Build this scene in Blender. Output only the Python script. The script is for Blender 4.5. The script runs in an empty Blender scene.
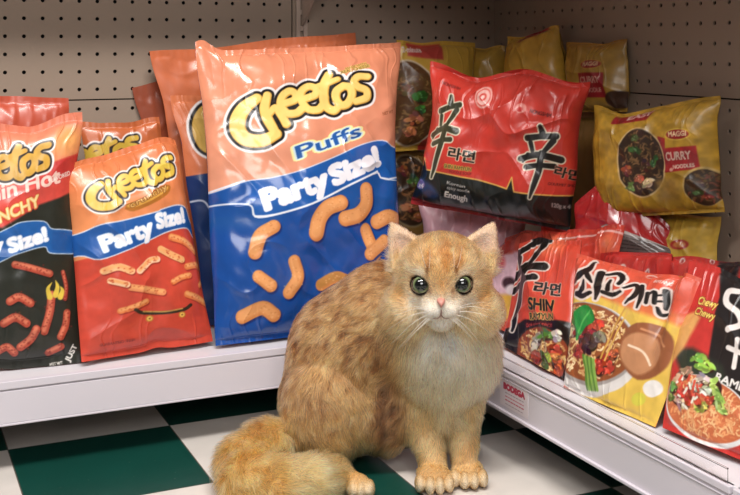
import bpy, math, random
import numpy as np
from mathutils import Vector
C = bpy.context.scene.collection
rng = np.random.default_rng(7)
# ---------------------------------------------------------------- camera solution of the photograph
F = 1073.0; CX = 370.0; HY = 46.0; H = 0.753
TH = math.radians(24.7); SN, CS = math.sin(TH), math.cos(TH)
AX = np.array([SN, CS, 0.0]); RT = np.array([CS, -SN, 0.0]); UP = np.array([0, 0, 1.0]); EYE = np.array([0, 0, H])
def ray(px, py): return AX*F + RT*(px-CX) + UP*(HY-py)
def at(px, py, depth): return EYE + ray(px, py)*(depth/F)
def at_z(px, py, z): return EYE + ray(px, py)*((H-z)/(py-HY))
def project(p):
    q = np.asarray(p) - EYE
    d = q@AX
    return np.stack([CX + F*(q@RT)/d, HY - F*q[..., 2]/d], -1)
DECK = 0.166; YL = 1.97; XR = 1.036; YB = 2.355; XB = 1.433
# ---------------------------------------------------------------- object helpers
def props(o, label=None, cat=None, group=None, kind=None):
    if label: o['label'] = label
    if cat: o['category'] = cat
    if group: o['group'] = group
    if kind: o['kind'] = kind
    return o
def mesh_obj(name, V, Fc, mat=None, parent=None, smooth=False, loc=None):
    me = bpy.data.meshes.new(name)
    V = np.asarray(V, dtype=np.float64).reshape(-1, 3)
    if loc is not None: V = V - np.asarray(loc)
    elif parent is not None: V = V - world_loc(parent)
    me.from_pydata(V.tolist(), [], [tuple(int(i) for i in f) for f in Fc])
    me.update()
    if smooth: me.polygons.foreach_set('use_smooth', [True]*len(me.polygons))
    if mat: me.materials.append(mat)
    o = bpy.data.objects.new(name, me); C.objects.link(o)
    if parent is not None: o.parent = parent
    if loc is not None: o.location = loc
    return o
def fast_mesh(name, V, quads, mat=None, parent=None, loc=None, smooth=True, tris=None):
    me = bpy.data.meshes.new(name)
    V = np.asarray(V, dtype=np.float32).reshape(-1, 3)
    if loc is not None: V = V - np.asarray(loc, dtype=np.float32)
    elif parent is not None: V = V - world_loc(parent).astype(np.float32)
    quads = np.asarray(quads, dtype=np.int32)
    k = quads.shape[1]
    me.vertices.add(len(V)); me.vertices.foreach_set('co', V.ravel())
    me.loops.add(quads.size); me.loops.foreach_set('vertex_index', quads.ravel())
    me.polygons.add(len(quads)); me.polygons.foreach_set('loop_start', np.arange(0, quads.size, k, dtype=np.int32))
    me.polygons.foreach_set('loop_total', np.full(len(quads), k, dtype=np.int32))
    me.update(calc_edges=True)
    if smooth: me.polygons.foreach_set('use_smooth', np.ones(len(quads), dtype=bool))
    if mat: me.materials.append(mat)
    o = bpy.data.objects.new(name, me); C.objects.link(o)
    if parent is not None: o.parent = parent
    if loc is not None: o.location = loc
    return o
def world_loc(o):
    p = np.zeros(3)
    while o is not None:
        p = p + np.array(o.location); o = o.parent
    return p
def empty(name, loc, label=None, cat=None, group=None):
    o = bpy.data.objects.new(name, None); C.objects.link(o); o.location = [float(x) for x in loc]; o.empty_display_size = .05
    return props(o, label, cat, group)
def set_color(o, srgb):
    a = np.clip(np.asarray(srgb, dtype=np.float32), 0, 1)
    lin = np.where(a <= .04045, a/12.92, ((a+.055)/1.055)**2.4)
    rgba = np.ones((len(lin), 4), np.float32); rgba[:, :3] = lin
    at_ = o.data.color_attributes.new('art', 'FLOAT_COLOR', 'POINT')
    at_.data.foreach_set('color', rgba.ravel())
def lin(c):
    c = np.array(c[:3])/255.0
    r = np.where(c <= .04045, c/12.92, ((c+.055)/1.055)**2.4)
    return (float(r[0]), float(r[1]), float(r[2]), 1.0)
# boxes: list of (lo, hi) merged in one mesh, small bevel by modifier
def box_geo(lo, hi):
    x0, y0, z0 = lo; x1, y1, z1 = hi
    v = [(x0,y0,z0),(x1,y0,z0),(x1,y1,z0),(x0,y1,z0),(x0,y0,z1),(x1,y0,z1),(x1,y1,z1),(x0,y1,z1)]
    f = [(0,3,2,1),(4,5,6,7),(0,1,5,4),(1,2,6,5),(2,3,7,6),(3,0,4,7)]
    return v, f
def boxes(name, bl, mat, parent=None, bevel=.0015, loc=None):
    V, Fc = [], []
    for lo, hi in bl:
        v, f = box_geo(lo, hi); b = len(V); V += v; Fc += [tuple(i+b for i in q) for q in f]
    o = mesh_obj(name, V, Fc, mat, parent, loc=loc)
    if bevel:
        m = o.modifiers.new('bevel', 'BEVEL'); m.width = bevel; m.segments = 2; m.limit_method = 'ANGLE'
    return o
def tube_geo(pts, radii, n=8, cap=True):
    pts = np.asarray(pts, float); m = len(pts)
    radii = np.broadcast_to(np.asarray(radii, float), (m,))
    T = np.gradient(pts, axis=0); T /= np.linalg.norm(T, axis=1)[:, None]+1e-12
    ref = np.array([0, 0, 1.0]) if abs(T[0, 2]) < .9 else np.array([1.0, 0, 0])
    V = []
    nrm = np.cross(T[0], ref); nrm /= np.linalg.norm(nrm)
    for i in range(m):
        nrm = nrm - T[i]*(nrm@T[i]); nrm /= np.linalg.norm(nrm)
        bn = np.cross(T[i], nrm)
        for k in range(n):
            a = 2*math.pi*k/n
            V.append(pts[i] + radii[i]*(math.cos(a)*nrm + math.sin(a)*bn))
    Fc = []
    for i in range(m-1):
        for k in range(n):
            Fc.append((i*n+k, i*n+(k+1) % n, (i+1)*n+(k+1) % n, (i+1)*n+k))
    if cap:
        Fc.append(tuple(range(n-1, -1, -1))); Fc.append(tuple((m-1)*n+k for k in range(n)))
    return V, Fc
# ---------------------------------------------------------------- noise
def _h(ix, iy, iz, seed):
    n = (ix.astype(np.int64)*374761393 + iy.astype(np.int64)*668265263 + iz.astype(np.int64)*2147483647*3 + seed*974711) & 0x7fffffff
    n = ((n ^ (n >> 13))*1274126177) & 0x7fffffff
    n = ((n ^ (n >> 16))*60493) & 0x7fffffff
    return (n & 0xffff)/32767.5 - 1.0
def noise3(x, y, z, seed=0):
    x = np.asarray(x, float); y = np.asarray(y, float) + 0*x; z = np.asarray(z, float) + 0*x
    xi, yi, zi = np.floor(x), np.floor(y), np.floor(z)
    fx, fy, fz = x-xi, y-yi, z-zi
    sx, sy, sz = fx*fx*(3-2*fx), fy*fy*(3-2*fy), fz*fz*(3-2*fz)
    xi = xi.astype(np.int64); yi = yi.astype(np.int64); zi = zi.astype(np.int64)
    r = 0
    for dz in (0, 1):
        for dy in (0, 1):
            for dx in (0, 1):
                w = (sx if dx else 1-sx)*(sy if dy else 1-sy)*(sz if dz else 1-sz)
                r = r + w*_h(xi+dx, yi+dy, zi+dz, seed)
    return r
def noise2(x, y, seed=0):
    x = np.asarray(x, float); y = np.asarray(y, float) + 0*x
    xi, yi = np.floor(x), np.floor(y); fx, fy = x-xi, y-yi
    sx, sy = fx*fx*(3-2*fx), fy*fy*(3-2*fy)
    xi = xi.astype(np.int64); yi = yi.astype(np.int64); z = np.zeros_like(xi)
    r = 0
    for dy in (0, 1):
        for dx in (0, 1):
            r = r + (sx if dx else 1-sx)*(sy if dy else 1-sy)*_h(xi+dx, yi+dy, z, seed)
    return r
def smooth01(t): t = np.clip(t, 0, 1); return t*t*(3-2*t)
# ---------------------------------------------------------------- materials
def nt(name):
    m = bpy.data.materials.new(name); m.use_nodes = True
    t = m.node_tree; b = t.nodes['Principled BSDF']
    return m, t, b
def add_noise_bump(t, b, scale, strength, dist=.001, detail=3):
    tc = t.nodes.new('ShaderNodeTexCoord'); n = t.nodes.new('ShaderNodeTexNoise'); bp = t.nodes.new('ShaderNodeBump')
    n.inputs['Scale'].default_value = scale; n.inputs['Detail'].default_value = detail
    bp.inputs['Strength'].default_value = strength; bp.inputs['Distance'].default_value = dist
    t.links.new(tc.outputs['Object'], n.inputs['Vector']); t.links.new(n.outputs['Fac'], bp.inputs['Height'])
    t.links.new(bp.outputs['Normal'], b.inputs['Normal'])
    return tc, n
def mat(name, col, rough=.5, metal=0, bump=None, spec=.5, var=None):
    m, t, b = nt(name)
    b.inputs['Base Color'].default_value = lin(col); b.inputs['Roughness'].default_value = rough; b.inputs['Metallic'].default_value = metal
    b.inputs['Specular IOR Level'].default_value = spec
    if bump:
        tc, n = add_noise_bump(t, b, *bump)
    if var:
        tc = t.nodes.new('ShaderNodeTexCoord'); n = t.nodes.new('ShaderNodeTexNoise'); n.inputs['Scale'].default_value = var[0]; n.inputs['Detail'].default_value = 4
        mx = t.nodes.new('ShaderNodeMixRGB'); mx.inputs['Color1'].default_value = lin(col); mx.inputs['Color2'].default_value = lin(var[1])
        t.links.new(tc.outputs['Object'], n.inputs['Vector']); t.links.new(n.outputs['Fac'], mx.inputs['Fac']); t.links.new(mx.outputs['Color'], b.inputs['Base Color'])
    return m
def film_mat(name, rough=.3, bump=.25, scale=45, spec=.5, coat=.0):
    m, t, b = nt(name)
    a = t.nodes.new('ShaderNodeAttribute'); a.attribute_name = 'art'
    t.links.new(a.outputs['Color'], b.inputs['Base Color'])
    b.inputs['Roughness'].default_value = rough; b.inputs['Specular IOR Level'].default_value = spec
    b.inputs['Coat Weight'].default_value = coat; b.inputs['Coat Roughness'].default_value = .12
    add_noise_bump(t, b, scale, bump, .003, 4)
    return m
M_FILM = film_mat('printed_plastic_film', .33, .14, 26, .5, .12)
M_GLOSS = film_mat('glossy_printed_film', .22, .16, 26, .55, .35)
M_DULL = film_mat('matte_printed_film', .45, .25, 40, .35)
M_WHITE = mat('painted_white_metal', (226, 222, 226), .42, 0, (180, .08, .0006, 2), .4, (3, (214, 209, 214)))
M_RAIL = mat('lilac_grey_rail', (214, 208, 216), .4, 0, (260, .12, .0006, 2), .45)
M_PEG = mat('beige_pegboard', (160, 142, 126), .7, 0, (90, .15, .0008, 3), .2, (2.2, (146, 129, 114)))
M_DARK = mat('hole_shade_black', (12, 10, 10), .9)
M_KICK = mat('black_kick_plate', (26, 24, 24), .6)
M_UPR = mat('upright_beige_metal', (176, 156, 142), .5)
# ================================================================ the setting
def make_floor():
    m, t, b = nt('checkered_vinyl_tiles')
    tc = t.nodes.new('ShaderNodeTexCoord'); mp = t.nodes.new('ShaderNodeMapping')
    s = 1/.3053
    mp.inputs['Location'].default_value = (-.2227*s + .0, -1.795*s, .5)
    mp.inputs['Scale'].default_value = (s, s, 0)
    ck = t.nodes.new('ShaderNodeTexChecker'); ck.inputs['Scale'].default_value = 1
    ck.inputs['Color2'].default_value = lin((18, 72, 62)); ck.inputs['Color1'].default_value = lin((236, 228, 220))
    t.links.new(tc.outputs['Object'], mp.inputs['Vector']); t.links.new(mp.outputs['Vector'], ck.inputs['Vector'])
    # speckle and scuffs
    n = t.nodes.new('ShaderNodeTexNoise'); n.inputs['Scale'].default_value = 9; n.inputs['Detail'].default_value = 8
    mx = t.nodes.new('ShaderNodeMixRGB'); mx.blend_type = 'MULTIPLY'; mx.inputs['Fac'].default_value = .35
    t.links.new(tc.outputs['Object'], n.inputs['Vector']); t.links.new(ck.outputs['Color'], mx.inputs['Color1']); t.links.new(n.outputs['Fac'], mx.inputs['Color2'])
    mxa = t.nodes.new('ShaderNodeMixRGB'); mxa.blend_type = 'MIX'
    n2 = t.nodes.new('ShaderNodeTexNoise'); n2.inputs['Scale'].default_value = 160; n2.inputs['Detail'].default_value = 2
    rp = t.nodes.new('ShaderNodeValToRGB'); rp.color_ramp.elements[0].position = .72; rp.color_ramp.elements[1].position = .78
    rp.color_ramp.elements[1].color = (.35, .35, .35, 1)
    t.links.new(tc.outputs['Object'], n2.inputs['Vector']); t.links.new(n2.outputs['Fac'], rp.inputs['Fac']); t.links.new(rp.outputs['Color'], mxa.inputs['Fac'])
    t.links.new(mx.outputs['Color'], mxa.inputs['Color1']); mxa.inputs['Color2'].default_value = lin((170, 180, 170))
    # joints between the tiles
    sx = t.nodes.new('ShaderNodeSeparateXYZ'); t.links.new(mp.outputs['Vector'], sx.inputs[0])
    outs = []
    for ax in ('X', 'Y'):
        fr = t.nodes.new('ShaderNodeMath'); fr.operation = 'PINGPONG'; fr.inputs[1].default_value = .5
        lt = t.nodes.new('ShaderNodeMath'); lt.operation = 'LESS_THAN'; lt.inputs[1].default_value = .0035
        t.links.new(sx.outputs[ax], fr.inputs[0]); t.links.new(fr.outputs[0], lt.inputs[0]); outs.append(lt)
    # PINGPONG with 0.5 is zero at whole numbers
    mxm = t.nodes.new('ShaderNodeMath'); mxm.operation = 'MAXIMUM'
    t.links.new(outs[0].outputs[0], mxm.inputs[0]); t.links.new(outs[1].outputs[0], mxm.inputs[1])
    m3 = t.nodes.new('ShaderNodeMixRGB'); m3.inputs['Color2'].default_value = lin((96, 88, 80))
    t.links.new(mxm.outputs[0], m3.inputs['Fac']); t.links.new(mxa.outputs['Color'], m3.inputs['Color1'])
    t.links.new(m3.outputs['Color'], b.inputs['Base Color'])
    b.inputs['Roughness'].default_value = .36; b.inputs['Specular IOR Level'].default_value = .35
    o = boxes('floor', [((-2.5, -2.0, -.05), (3.2, 3.2, 0))], m, bevel=0)
    props(o, kind='structure')
make_floor()
# ---- pegboard panel with real punched holes
def pegboard(name, origin, du, u0, u1, z0, z1, ucols, zrows, mat_, thick, inward, r=.0042):
    """origin: point with u=0,z=0; du: unit horizontal vector along the board; inward: unit vector out of the board into the room"""
    origin = np.array(origin, float); du = np.array(du, float); inward = np.array(inward, float)
    V = []; Fc = []
    def P(u, z, w=0): V.append(origin + du*u + np.array([0, 0, z]) + inward*w); return len(V)-1
    uc = [c for c in sorted(ucols) if u0+.012 < c < u1-.012]; zc = [c for c in sorted(zrows) if z0+.010 < c < z1-.010]
    ub = [u0] + [(a+b)/2 for a, b in zip(uc[:-1], uc[1:])] + [u1]
    zb = [z0] + [(a+b)/2 for a, b in zip(zc[:-1], zc[1:])] + [z1]
    n = 12
    for i, u in enumerate(uc):
        for j, z in enumerate(zc):
            a0, a1, b0, b1 = ub[i], ub[i+1], zb[j], zb[j+1]
            outer = []; inner = []; back = []
            for k in range(n):
                an = 2*math.pi*(k+.5)/n
                c, s = math.cos(an), math.sin(an)
                inner.append(P(u+r*c, z+r*s, 0)); back.append(P(u+r*c, z+r*s, -thick))
                # square ring matched by direction
                sc = 1/max(abs(c), abs(s)); cu, cz = c*sc, s*sc
                outer.append(P(u + (cu*(a1-u) if cu > 0 else cu*(u-a0)), z + (cz*(b1-z) if cz > 0 else cz*(z-b0)), 0))
            corners = {1: P(a1, b1), 4: P(a0, b1), 7: P(a0, b0), 10: P(a1, b0)}
            for k in range(n):
                k2 = (k+1) % n
                if k in corners: Fc.append((inner[k], outer[k], corners[k], outer[k2], inner[k2]))
                else: Fc.append((inner[k], outer[k], outer[k2], inner[k2]))
                Fc.append((inner[k2], back[k2], back[k], inner[k]))
    a = [P(u0, z0, -thick), P(u1, z0, -thick), P(u1, z1, -thick), P(u0, z1, -thick)]
    f = [P(u0, z0), P(u1, z0), P(u1, z1), P(u0, z1)]
    for k in range(4): Fc.append((f[k], f[(k+1) % 4], a[(k+1) % 4], a[k]))
    o = mesh_obj(name, V, Fc, mat_)
    return props(o, kind='structure')
cols = [.2440-.038*30+.038*k for k in range(80)]
zseam = .637
rows_up = [zseam+.0225+.038*k for k in range(14)]
rows_dn = [zseam-.0200-.038*k for k in range(13)]
g = .0015
XS = .8825
pegboard('wall_back', (0, YB, 0), (1, 0, 0), -1.0, XS-g, zseam+g, 1.16, cols, rows_up, M_PEG, .004, (0, -1, 0))
pegboard('wall_back_lower', (0, YB, 0), (1, 0, 0), -1.0, XS-g, .12, zseam-g, cols, rows_dn, M_PEG, .004, (0, -1, 0))
cols2 = [.922+.038*k for k in range(14)]
pegboard('wall_back_corner', (0, YB, 0), (1, 0, 0), XS+g, XB, .12, 1.16, cols2, rows_up+rows_dn, M_PEG, .004, (0, -1, 0))
zs2 = .655
yc = [1.5255 + .038*k for k in range(-60, 22)]
ru = [zs2+.0257+.0385*k for k in range(14)]; rd = [zs2-.0215-.0385*k for k in range(13)]
pegboard('wall_right', (XB, 0, 0), (0, 1, 0), -.9, YB, zs2+g, 1.16, yc, ru, M_PEG, .004, (-1, 0, 0))
pegboard('wall_right_lower', (XB, 0, 0), (0, 1, 0), -.9, YB, .12, zs2-g, yc, rd, M_PEG, .004, (-1, 0, 0))
# near-black sheets behind the punched boards stand in for shade in the holes
props(boxes('hole_shade_sheet_1', [((-1.0, YB+.012, 0), (XB+.05, YB+.03, 1.16))], M_DARK, bevel=0), kind='structure')
props(boxes('hole_shade_sheet_2', [((XB+.012, -.9, 0), (XB+.03, YB+.012, 1.16))], M_DARK, bevel=0), kind='structure')
# ---- left gondola base shelf
L0 = -1.0
sh = empty('store_shelf', (0, YL, 0), 'long white metal base shelf under the crisp bags, front facing the camera', 'shelf')
boxes('deck', [((L0, YL+.004, DECK-.022), (XB-.003, YB-.012, DECK-.001))], M_WHITE, sh)
boxes('front_lip', [((L0, YL, .092), (XR-.004, YL+.006, DECK-.017)), ((L0, YL-.0015, DECK-.014), (XR-.004, YL+.012, DECK)), ((L0, YL-.001, .088), (XR-.004, YL+.02, .092))], M_RAIL, sh, .0012)
boxes('kick_plate', [((L0, YL+.30, 0), (XR+.37, YL+.31, .14))], M_KICK, sh, 0)
# upright with slots and bracket of the shelf above
def upright(name, x, y, sgn_axis):
    bl = []
    z = .17
    while z < 1.15:
        bl.append(((x-.012, y-.008, z), (x-.0025, y-.001, z+.05)))
        z += .05
    bl2 = [((x-.014, y-.009, .17), (x-.004, y-.001, 1.15)), ((x+.004, y-.009, .17), (x+.014, y-.001, 1.15))]
    z = .18
    while z < 1.14:
        bl2.append(((x-.0039, y-.008, z), (x+.0039, y-.001, z+.012))); z += .038
    return boxes(name, bl2, M_UPR, sh, .0008)
upright('upright', XS+.022, YB, 1)
def top_shelf():  # unseen shelves; depths set to shade the corner and leave the wall lit
    t = empty('upper_shelf', (0, 2.14, .98), 'shallow white metal shelf above the crisp bags along the back wall', 'shelf')
    boxes('deck', [((L0, 2.14, .98), (XS+.02, YB-.012, 1.0))], M_WHITE, t)
    t3 = empty('upper_shelf', (1.1, 1.99, .95), 'unseen white metal shelf over the corner, made deep to shade the noodle packs', 'shelf')
    boxes('deck', [((XS+.035, 1.97, .95), (XB-.012, YB-.012, .97))], M_WHITE, t3)
    # curved bracket arm hanging under the shelf
    x = XS+.022
    prof = [(YB-.012, .80), (YB-.012, .977), (2.15, .977), (2.15, .965), (2.19, .93), (2.24, .885), (2.28, .850), (2.32, .815)]
    V = [(x-.0015, y, z) for y, z in prof] + [(x+.0015, y, z) for y, z in prof]
    n = len(prof); Fc = [tuple(range(n)), tuple(range(2*n-1, n-1, -1))] + [(k, (k+1) % n, n+(k+1) % n, n+k) for k in range(n)]
    mesh_obj('bracket', V, Fc, M_UPR, t)
    t2 = empty('upper_shelf', (1.02, 0, .95), 'white metal shelf above the noodle packs along the right wall', 'shelf')
    boxes('deck', [((1.02, -.9, .95), (XB-.012, 1.965, .97))], M_WHITE, t2)
top_shelf()
# ---- right gondola base shelf
rs = empty('store_shelf', (XR, 1.0, 0), 'white metal base shelf with a plastic price rail under the noodle packs', 'shelf')
YE = -.9
boxes('deck', [((XR+.004, YE, DECK-.022), (XB-.003, YL-.001, DECK-.001))], M_WHITE, rs)
YG = 1.100
for ya, yb in ((YG, YL-.004), (YE, YG-.006)):
    boxes('front_lip', [((XR, ya, .092), (XR+.006, yb, DECK-.012)), ((XR-.003, ya, DECK-.0115), (XR+.010, yb, DECK-.001)), ((XR-.005, ya, .087), (XR+.012, yb, .0925)), ((XR-.002, ya, DECK-.0185), (XR+.001, yb, DECK-.016))], M_RAIL, rs, .0012)
boxes('kick_plate', [((XR+.30, YE, 0), (XR+.31, YL+.295, .14))], M_KICK, rs, 0)
m, t_, b_ = nt('clear_plastic')
b_.inputs['Base Color'].default_value = (.97, .97, .98, 1); b_.inputs['Transmission Weight'].default_value = 1; b_.inputs['Roughness'].default_value = .02; b_.inputs['IOR'].default_value = 1.4
M_CLEAR = m
props(boxes('plastic_fence', [((XR+.002, 1.108, DECK-.0008), (XR+.0032, YL-.01, DECK+.019)), ((XR+.0015, 1.108, DECK+.0185), (XR+.0040, YL-.01, DECK+.0205))], M_CLEAR, rs, .0008), 'clear plastic strip standing along the shelf edge')
# ================================================================ printed artwork: a small painter on a sheet of sample points
_txt = {}
def text_sdf(s, bold=0):
    """signed distance (in cap heights) of a line of text, sampled on a raster"""
    if s in _txt: return _txt[s]
    cu = bpy.data.curves.new('t', 'FONT'); cu.body = s; cu.size = 1.0; cu.resolution_u = 4
    ob = bpy.data.objects.new('t', cu); C.objects.link(ob)
    dg = bpy.context.evaluated_depsgraph_get(); me = ob.evaluated_get(dg).to_mesh()
    me.calc_loop_triangles()
    V = np.array([v.co[:2] for v in me.vertices]).reshape(-1, 2); T = [tuple(t.vertices) for t in me.loop_triangles]
    ob.evaluated_get(dg).to_mesh_clear(); bpy.data.objects.remove(ob); bpy.data.curves.remove(cu)
    if len(V) == 0: V = np.zeros((3, 2)); T = []
    x0, y0 = V.min(0); x1, y1 = V.max(0)
    S = 44/ max(.2, .7); pad = 12
    W = int((x1-x0)*S)+2*pad+2; Hh = int((y1-y0)*S)+2*pad+2
    m = np.zeros((Hh, W), bool)
    for t in T:
        p = (V[list(t)]-[x0, y0])*S+pad
        a0, b0 = np.floor(p.min(0)).astype(int); a1, b1 = np.ceil(p.max(0)).astype(int)+1
        gx, gy = np.meshgrid(np.arange(a0, a1), np.arange(b0, b1))
        d = []
        for k in range(3):
            q, r = p[k], p[(k+1) % 3]
            d.append((r[0]-q[0])*(gy-q[1])-(r[1]-q[1])*(gx-q[0]))
        ins = ((d[0] >= 0) & (d[1] >= 0) & (d[2] >= 0)) | ((d[0] <= 0) & (d[1] <= 0) & (d[2] <= 0))
        m[b0:b1, a0:a1] |= ins
    R = 9
    def dist(mask):
        D = np.full(mask.shape, 99.0)
        P = np.pad(mask, R)
        for dy in range(-R, R+1):
            for dx in range(-R, R+1):
                d = math.hypot(dx, dy)
                if d <= R:
                    sh_ = P[R+dy:R+dy+mask.shape[0], R+dx:R+dx+mask.shape[1]]
                    D = np.where(sh_ & (D > d), d, D)
        return D
    sd = (dist(m)-dist(~m))/S
    res = (sd, (x0, y0, x1, y1), S, pad)
    _txt[s] = res
    return res
def spline(pts, n=8, closed=False):
    p = np.asarray(pts, float)
    if len(p) < 3 and not closed: return p
    q = np.concatenate([[p[-1]], p, [p[0], p[1]]]) if closed else np.concatenate([[2*p[0]-p[1]], p, [2*p[-1]-p[-2]]])
    out = []
    for i in range(len(q)-3):
        for t in np.arange(n)/n:
            a, b, c, d = q[i:i+4]
            out.append(.5*((2*b)+(-a+c)*t+(2*a-5*b+4*c-d)*t*t+(-a+3*b-3*c+d)*t**3))
    if not closed: out.append(p[-1])
    return np.array(out)
class Paint:
    def __init__(s, X, Y, base):
        s.sh = X.shape; s.X = X.ravel().astype(float); s.Y = Y.ravel().astype(float)
        s.c = np.tile(np.array(base, float)/255, (len(s.X), 1))
    def box(s, x0, y0, x1, y1): return np.nonzero((s.X > x0) & (s.X < x1) & (s.Y > y0) & (s.Y < y1))[0]
    def put(s, idx, a, col):
        if len(idx) == 0: return
        col = np.asarray(col, float)/255
        a = np.clip(a, 0, 1)[:, None]
        s.c[idx] = s.c[idx]*(1-a)+col*a
    def d_poly(s, pts, idx):
        p = np.asarray(pts, float); x, y = s.X[idx], s.Y[idx]
        d = np.full(len(idx), 1e9); ins = np.zeros(len(idx), bool)
        for k in range(len(p)):
            a, b = p[k], p[(k+1) % len(p)]
            e = b-a; w = np.stack([x-a[0], y-a[1]], 1); L = e@e+1e-12
            t = np.clip(w@e/L, 0, 1); q = w-t[:, None]*e
            d = np.minimum(d, (q**2).sum(1))
            c = ((a[1] > y) != (b[1] > y)) & (x < (b[0]-a[0])*(y-a[1])/((b[1]-a[1]) if abs(b[1]-a[1]) > 1e-9 else 1e-9)+a[0])
            ins ^= c
        d = np.sqrt(d); return np.where(ins, -d, d)
    def poly(s, pts, col, soft=.5, grow=0, sm=False, alpha=1):
        if sm: pts = spline(pts, 5, True)
        p = np.asarray(pts, float); g_ = grow+soft+1
        idx = s.box(p[:, 0].min()-g_, p[:, 1].min()-g_, p[:, 0].max()+g_, p[:, 1].max()+g_)
        if len(idx) == 0: return
        s.put(idx, alpha*(.5-(s.d_poly(p, idx)-grow)/(2*soft)), col)
    def d_stroke(s, pts, r, idx):
        p = np.asarray(pts, float); r = np.interp(np.linspace(0, 1, len(p)), np.linspace(0, 1, len(np.atleast_1d(r))), np.atleast_1d(r)) if np.ndim(r) else np.full(len(p), r)
        x, y = s.X[idx], s.Y[idx]; d = np.full(len(idx), 1e9)
        if len(p) == 1: return np.hypot(x-p[0, 0], y-p[0, 1])-r[0]
        for k in range(len(p)-1):
            e = p[k+1]-p[k]; w = np.stack([x-p[k, 0], y-p[k, 1]], 1); t = np.clip(w@e/(e@e+1e-12), 0, 1)
            q = w-t[:, None]*e
            d = np.minimum(d, np.sqrt((q**2).sum(1))-(r[k]*(1-t)+r[k+1]*t))
        return d
    def stroke(s, pts, r, col, soft=.5, grow=0, sm=True, alpha=1):
        if sm and len(pts) > 2: pts = spline(pts, 6)
        p = np.asarray(pts, float); g_ = np.max(r)+grow+soft+1
        idx = s.box(p[:, 0].min()-g_, p[:, 1].min()-g_, p[:, 0].max()+g_, p[:, 1].max()+g_)
        if len(idx) == 0: return
        s.put(idx, alpha*(.5-(s.d_stroke(p, r, idx)-grow)/(2*soft)), col)
    def ell(s, cx, cy, rx, ry, col, ang=0, soft=.5, alpha=1):
        R = max(rx, ry)+2; idx = s.box(cx-R, cy-R, cx+R, cy+R)
        if len(idx) == 0: return
        a = math.radians(ang); x, y = s.X[idx]-cx, s.Y[idx]-cy
        u, v = x*math.cos(a)+y*math.sin(a), -x*math.sin(a)+y*math.cos(a)
        k = np.hypot(u/rx, v/ry); d = (k-1)*min(rx, ry)
        s.put(idx, alpha*(.5-d/(2*soft)), col)
    def text(s, body, p0, p1, cap, layers, slant=0, soft=.35):
        """p0,p1 baseline ends; cap = cap height; layers [(grow, colour), ...] outermost first"""
        sd, (x0, y0, x1, y1), S, pad = text_sdf(body)
        p0 = np.array(p0, float); p1 = np.array(p1, float)
        bx = (p1-p0); L = np.linalg.norm(bx); ux = bx/L; uy = np.array([ux[1], -ux[0]])*1.0
        uy = uy+ux*slant
        kx = (x1-x0)/L; capu = .72; ky = capu/cap
        M_ = np.array([[ux[0]/kx, uy[0]/ky], [ux[1]/kx, uy[1]/ky]]); Mi = np.linalg.inv(M_)
        g_ = cap*1.6
        idx = s.box(min(p0[0], p1[0])-g_, min(p0[1], p1[1])-g_-cap, max(p0[0], p1[0])+g_, max(p0[1], p1[1])+g_)
        if len(idx) == 0: return
        w = np.stack([s.X[idx]-p0[0], s.Y[idx]-p0[1]], 1)@Mi.T
        gx = w[:, 0]*S+pad; gy = (w[:, 1]-y0)*S+pad
        ok = (gx > 0) & (gy > 0) & (gx < sd.shape[1]-1.01) & (gy < sd.shape[0]-1.01)
        idx, gx, gy = idx[ok], gx[ok], gy[ok]
        if len(idx) == 0: return
        i, j = gx.astype(int), gy.astype(int); fx, fy = gx-i, gy-j
        v = sd[j, i]*(1-fx)*(1-fy)+sd[j, i+1]*fx*(1-fy)+sd[j+1, i]*(1-fx)*fy+sd[j+1, i+1]*fx*fy
        v = v/ky
        for grow, col in layers: s.put(idx, .5-(v-grow)/(2*soft), col)
    def mottled(s, amt, sc, seed, idx=None):
        n = noise2(s.X/sc, s.Y/sc, seed)*.6+noise2(s.X/sc*2.3, s.Y/sc*2.3, seed+5)*.4
        s.c *= (1+amt*n)[:, None]
    def rgb(s): return np.clip(s.c, 0, 1)
# the puffy brand lettering, in its own drawing units
LOGO = [([(150,205),(100,250),(72,310),(72,370),(105,418),(170,432),(232,402)], [20,27,30,30,28,26,20]),
        ([(196,190),(184,262),(196,320),(222,385)], [15,20,20,18]),
        ([(200,300),(232,262),(256,300),(276,352)], [10,15,16,15]),
        ([(272,240),(318,222),(326,188),(298,170),(266,196),(256,242),(280,292),(322,296),(350,272)], 15),
        ([(364,218),(414,196),(418,160),(386,146),(354,172),(348,222),(374,276),(420,282),(446,256)], 15),
        ([(482,78),(462,130),(452,200),(460,262),(492,288),(516,272)], [15,18,19,19,17,12]),
        ([(424,148),(470,130),(520,108)], [10,13,10]),
        ([(545,150),(512,180),(508,225),(530,262),(562,250),(582,205),(574,162),(545,150)], 16),
        ([(660,98),(615,98),(592,128),(612,160),(650,180),(650,222),(600,242)], [14,15,15,16,16,16,13])]
def affine3(src, dst):
    A = np.array([[x, y, 1] for x, y in src], float); return np.linalg.solve(A, np.array(dst, float)).T
def logo(P, dst, src=((60,350),(665,150),(478,60)), yellow=(240,205,105)):
    M_ = affine3(src, dst); k = math.sqrt(abs(np.linalg.det(M_[:, :2])))
    W = []
    for pts, r in LOGO:
        q = np.array(pts, float)@M_[:, :2].T+M_[:, 2]; W.append((q, np.asarray(r)*k))
    for q, r in W: P.stroke(q, r, (236,228,226), grow=31*k)
    for q, r in W: P.stroke(q, r, (28,24,24), grow=19*k)
    for q, r in W: P.stroke(q, r, (216,160,60), grow=6*k)
    for q, r in W: P.stroke(q-np.array([0.6, .8])*k*3, r, yellow, grow=1.5*k)
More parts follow.
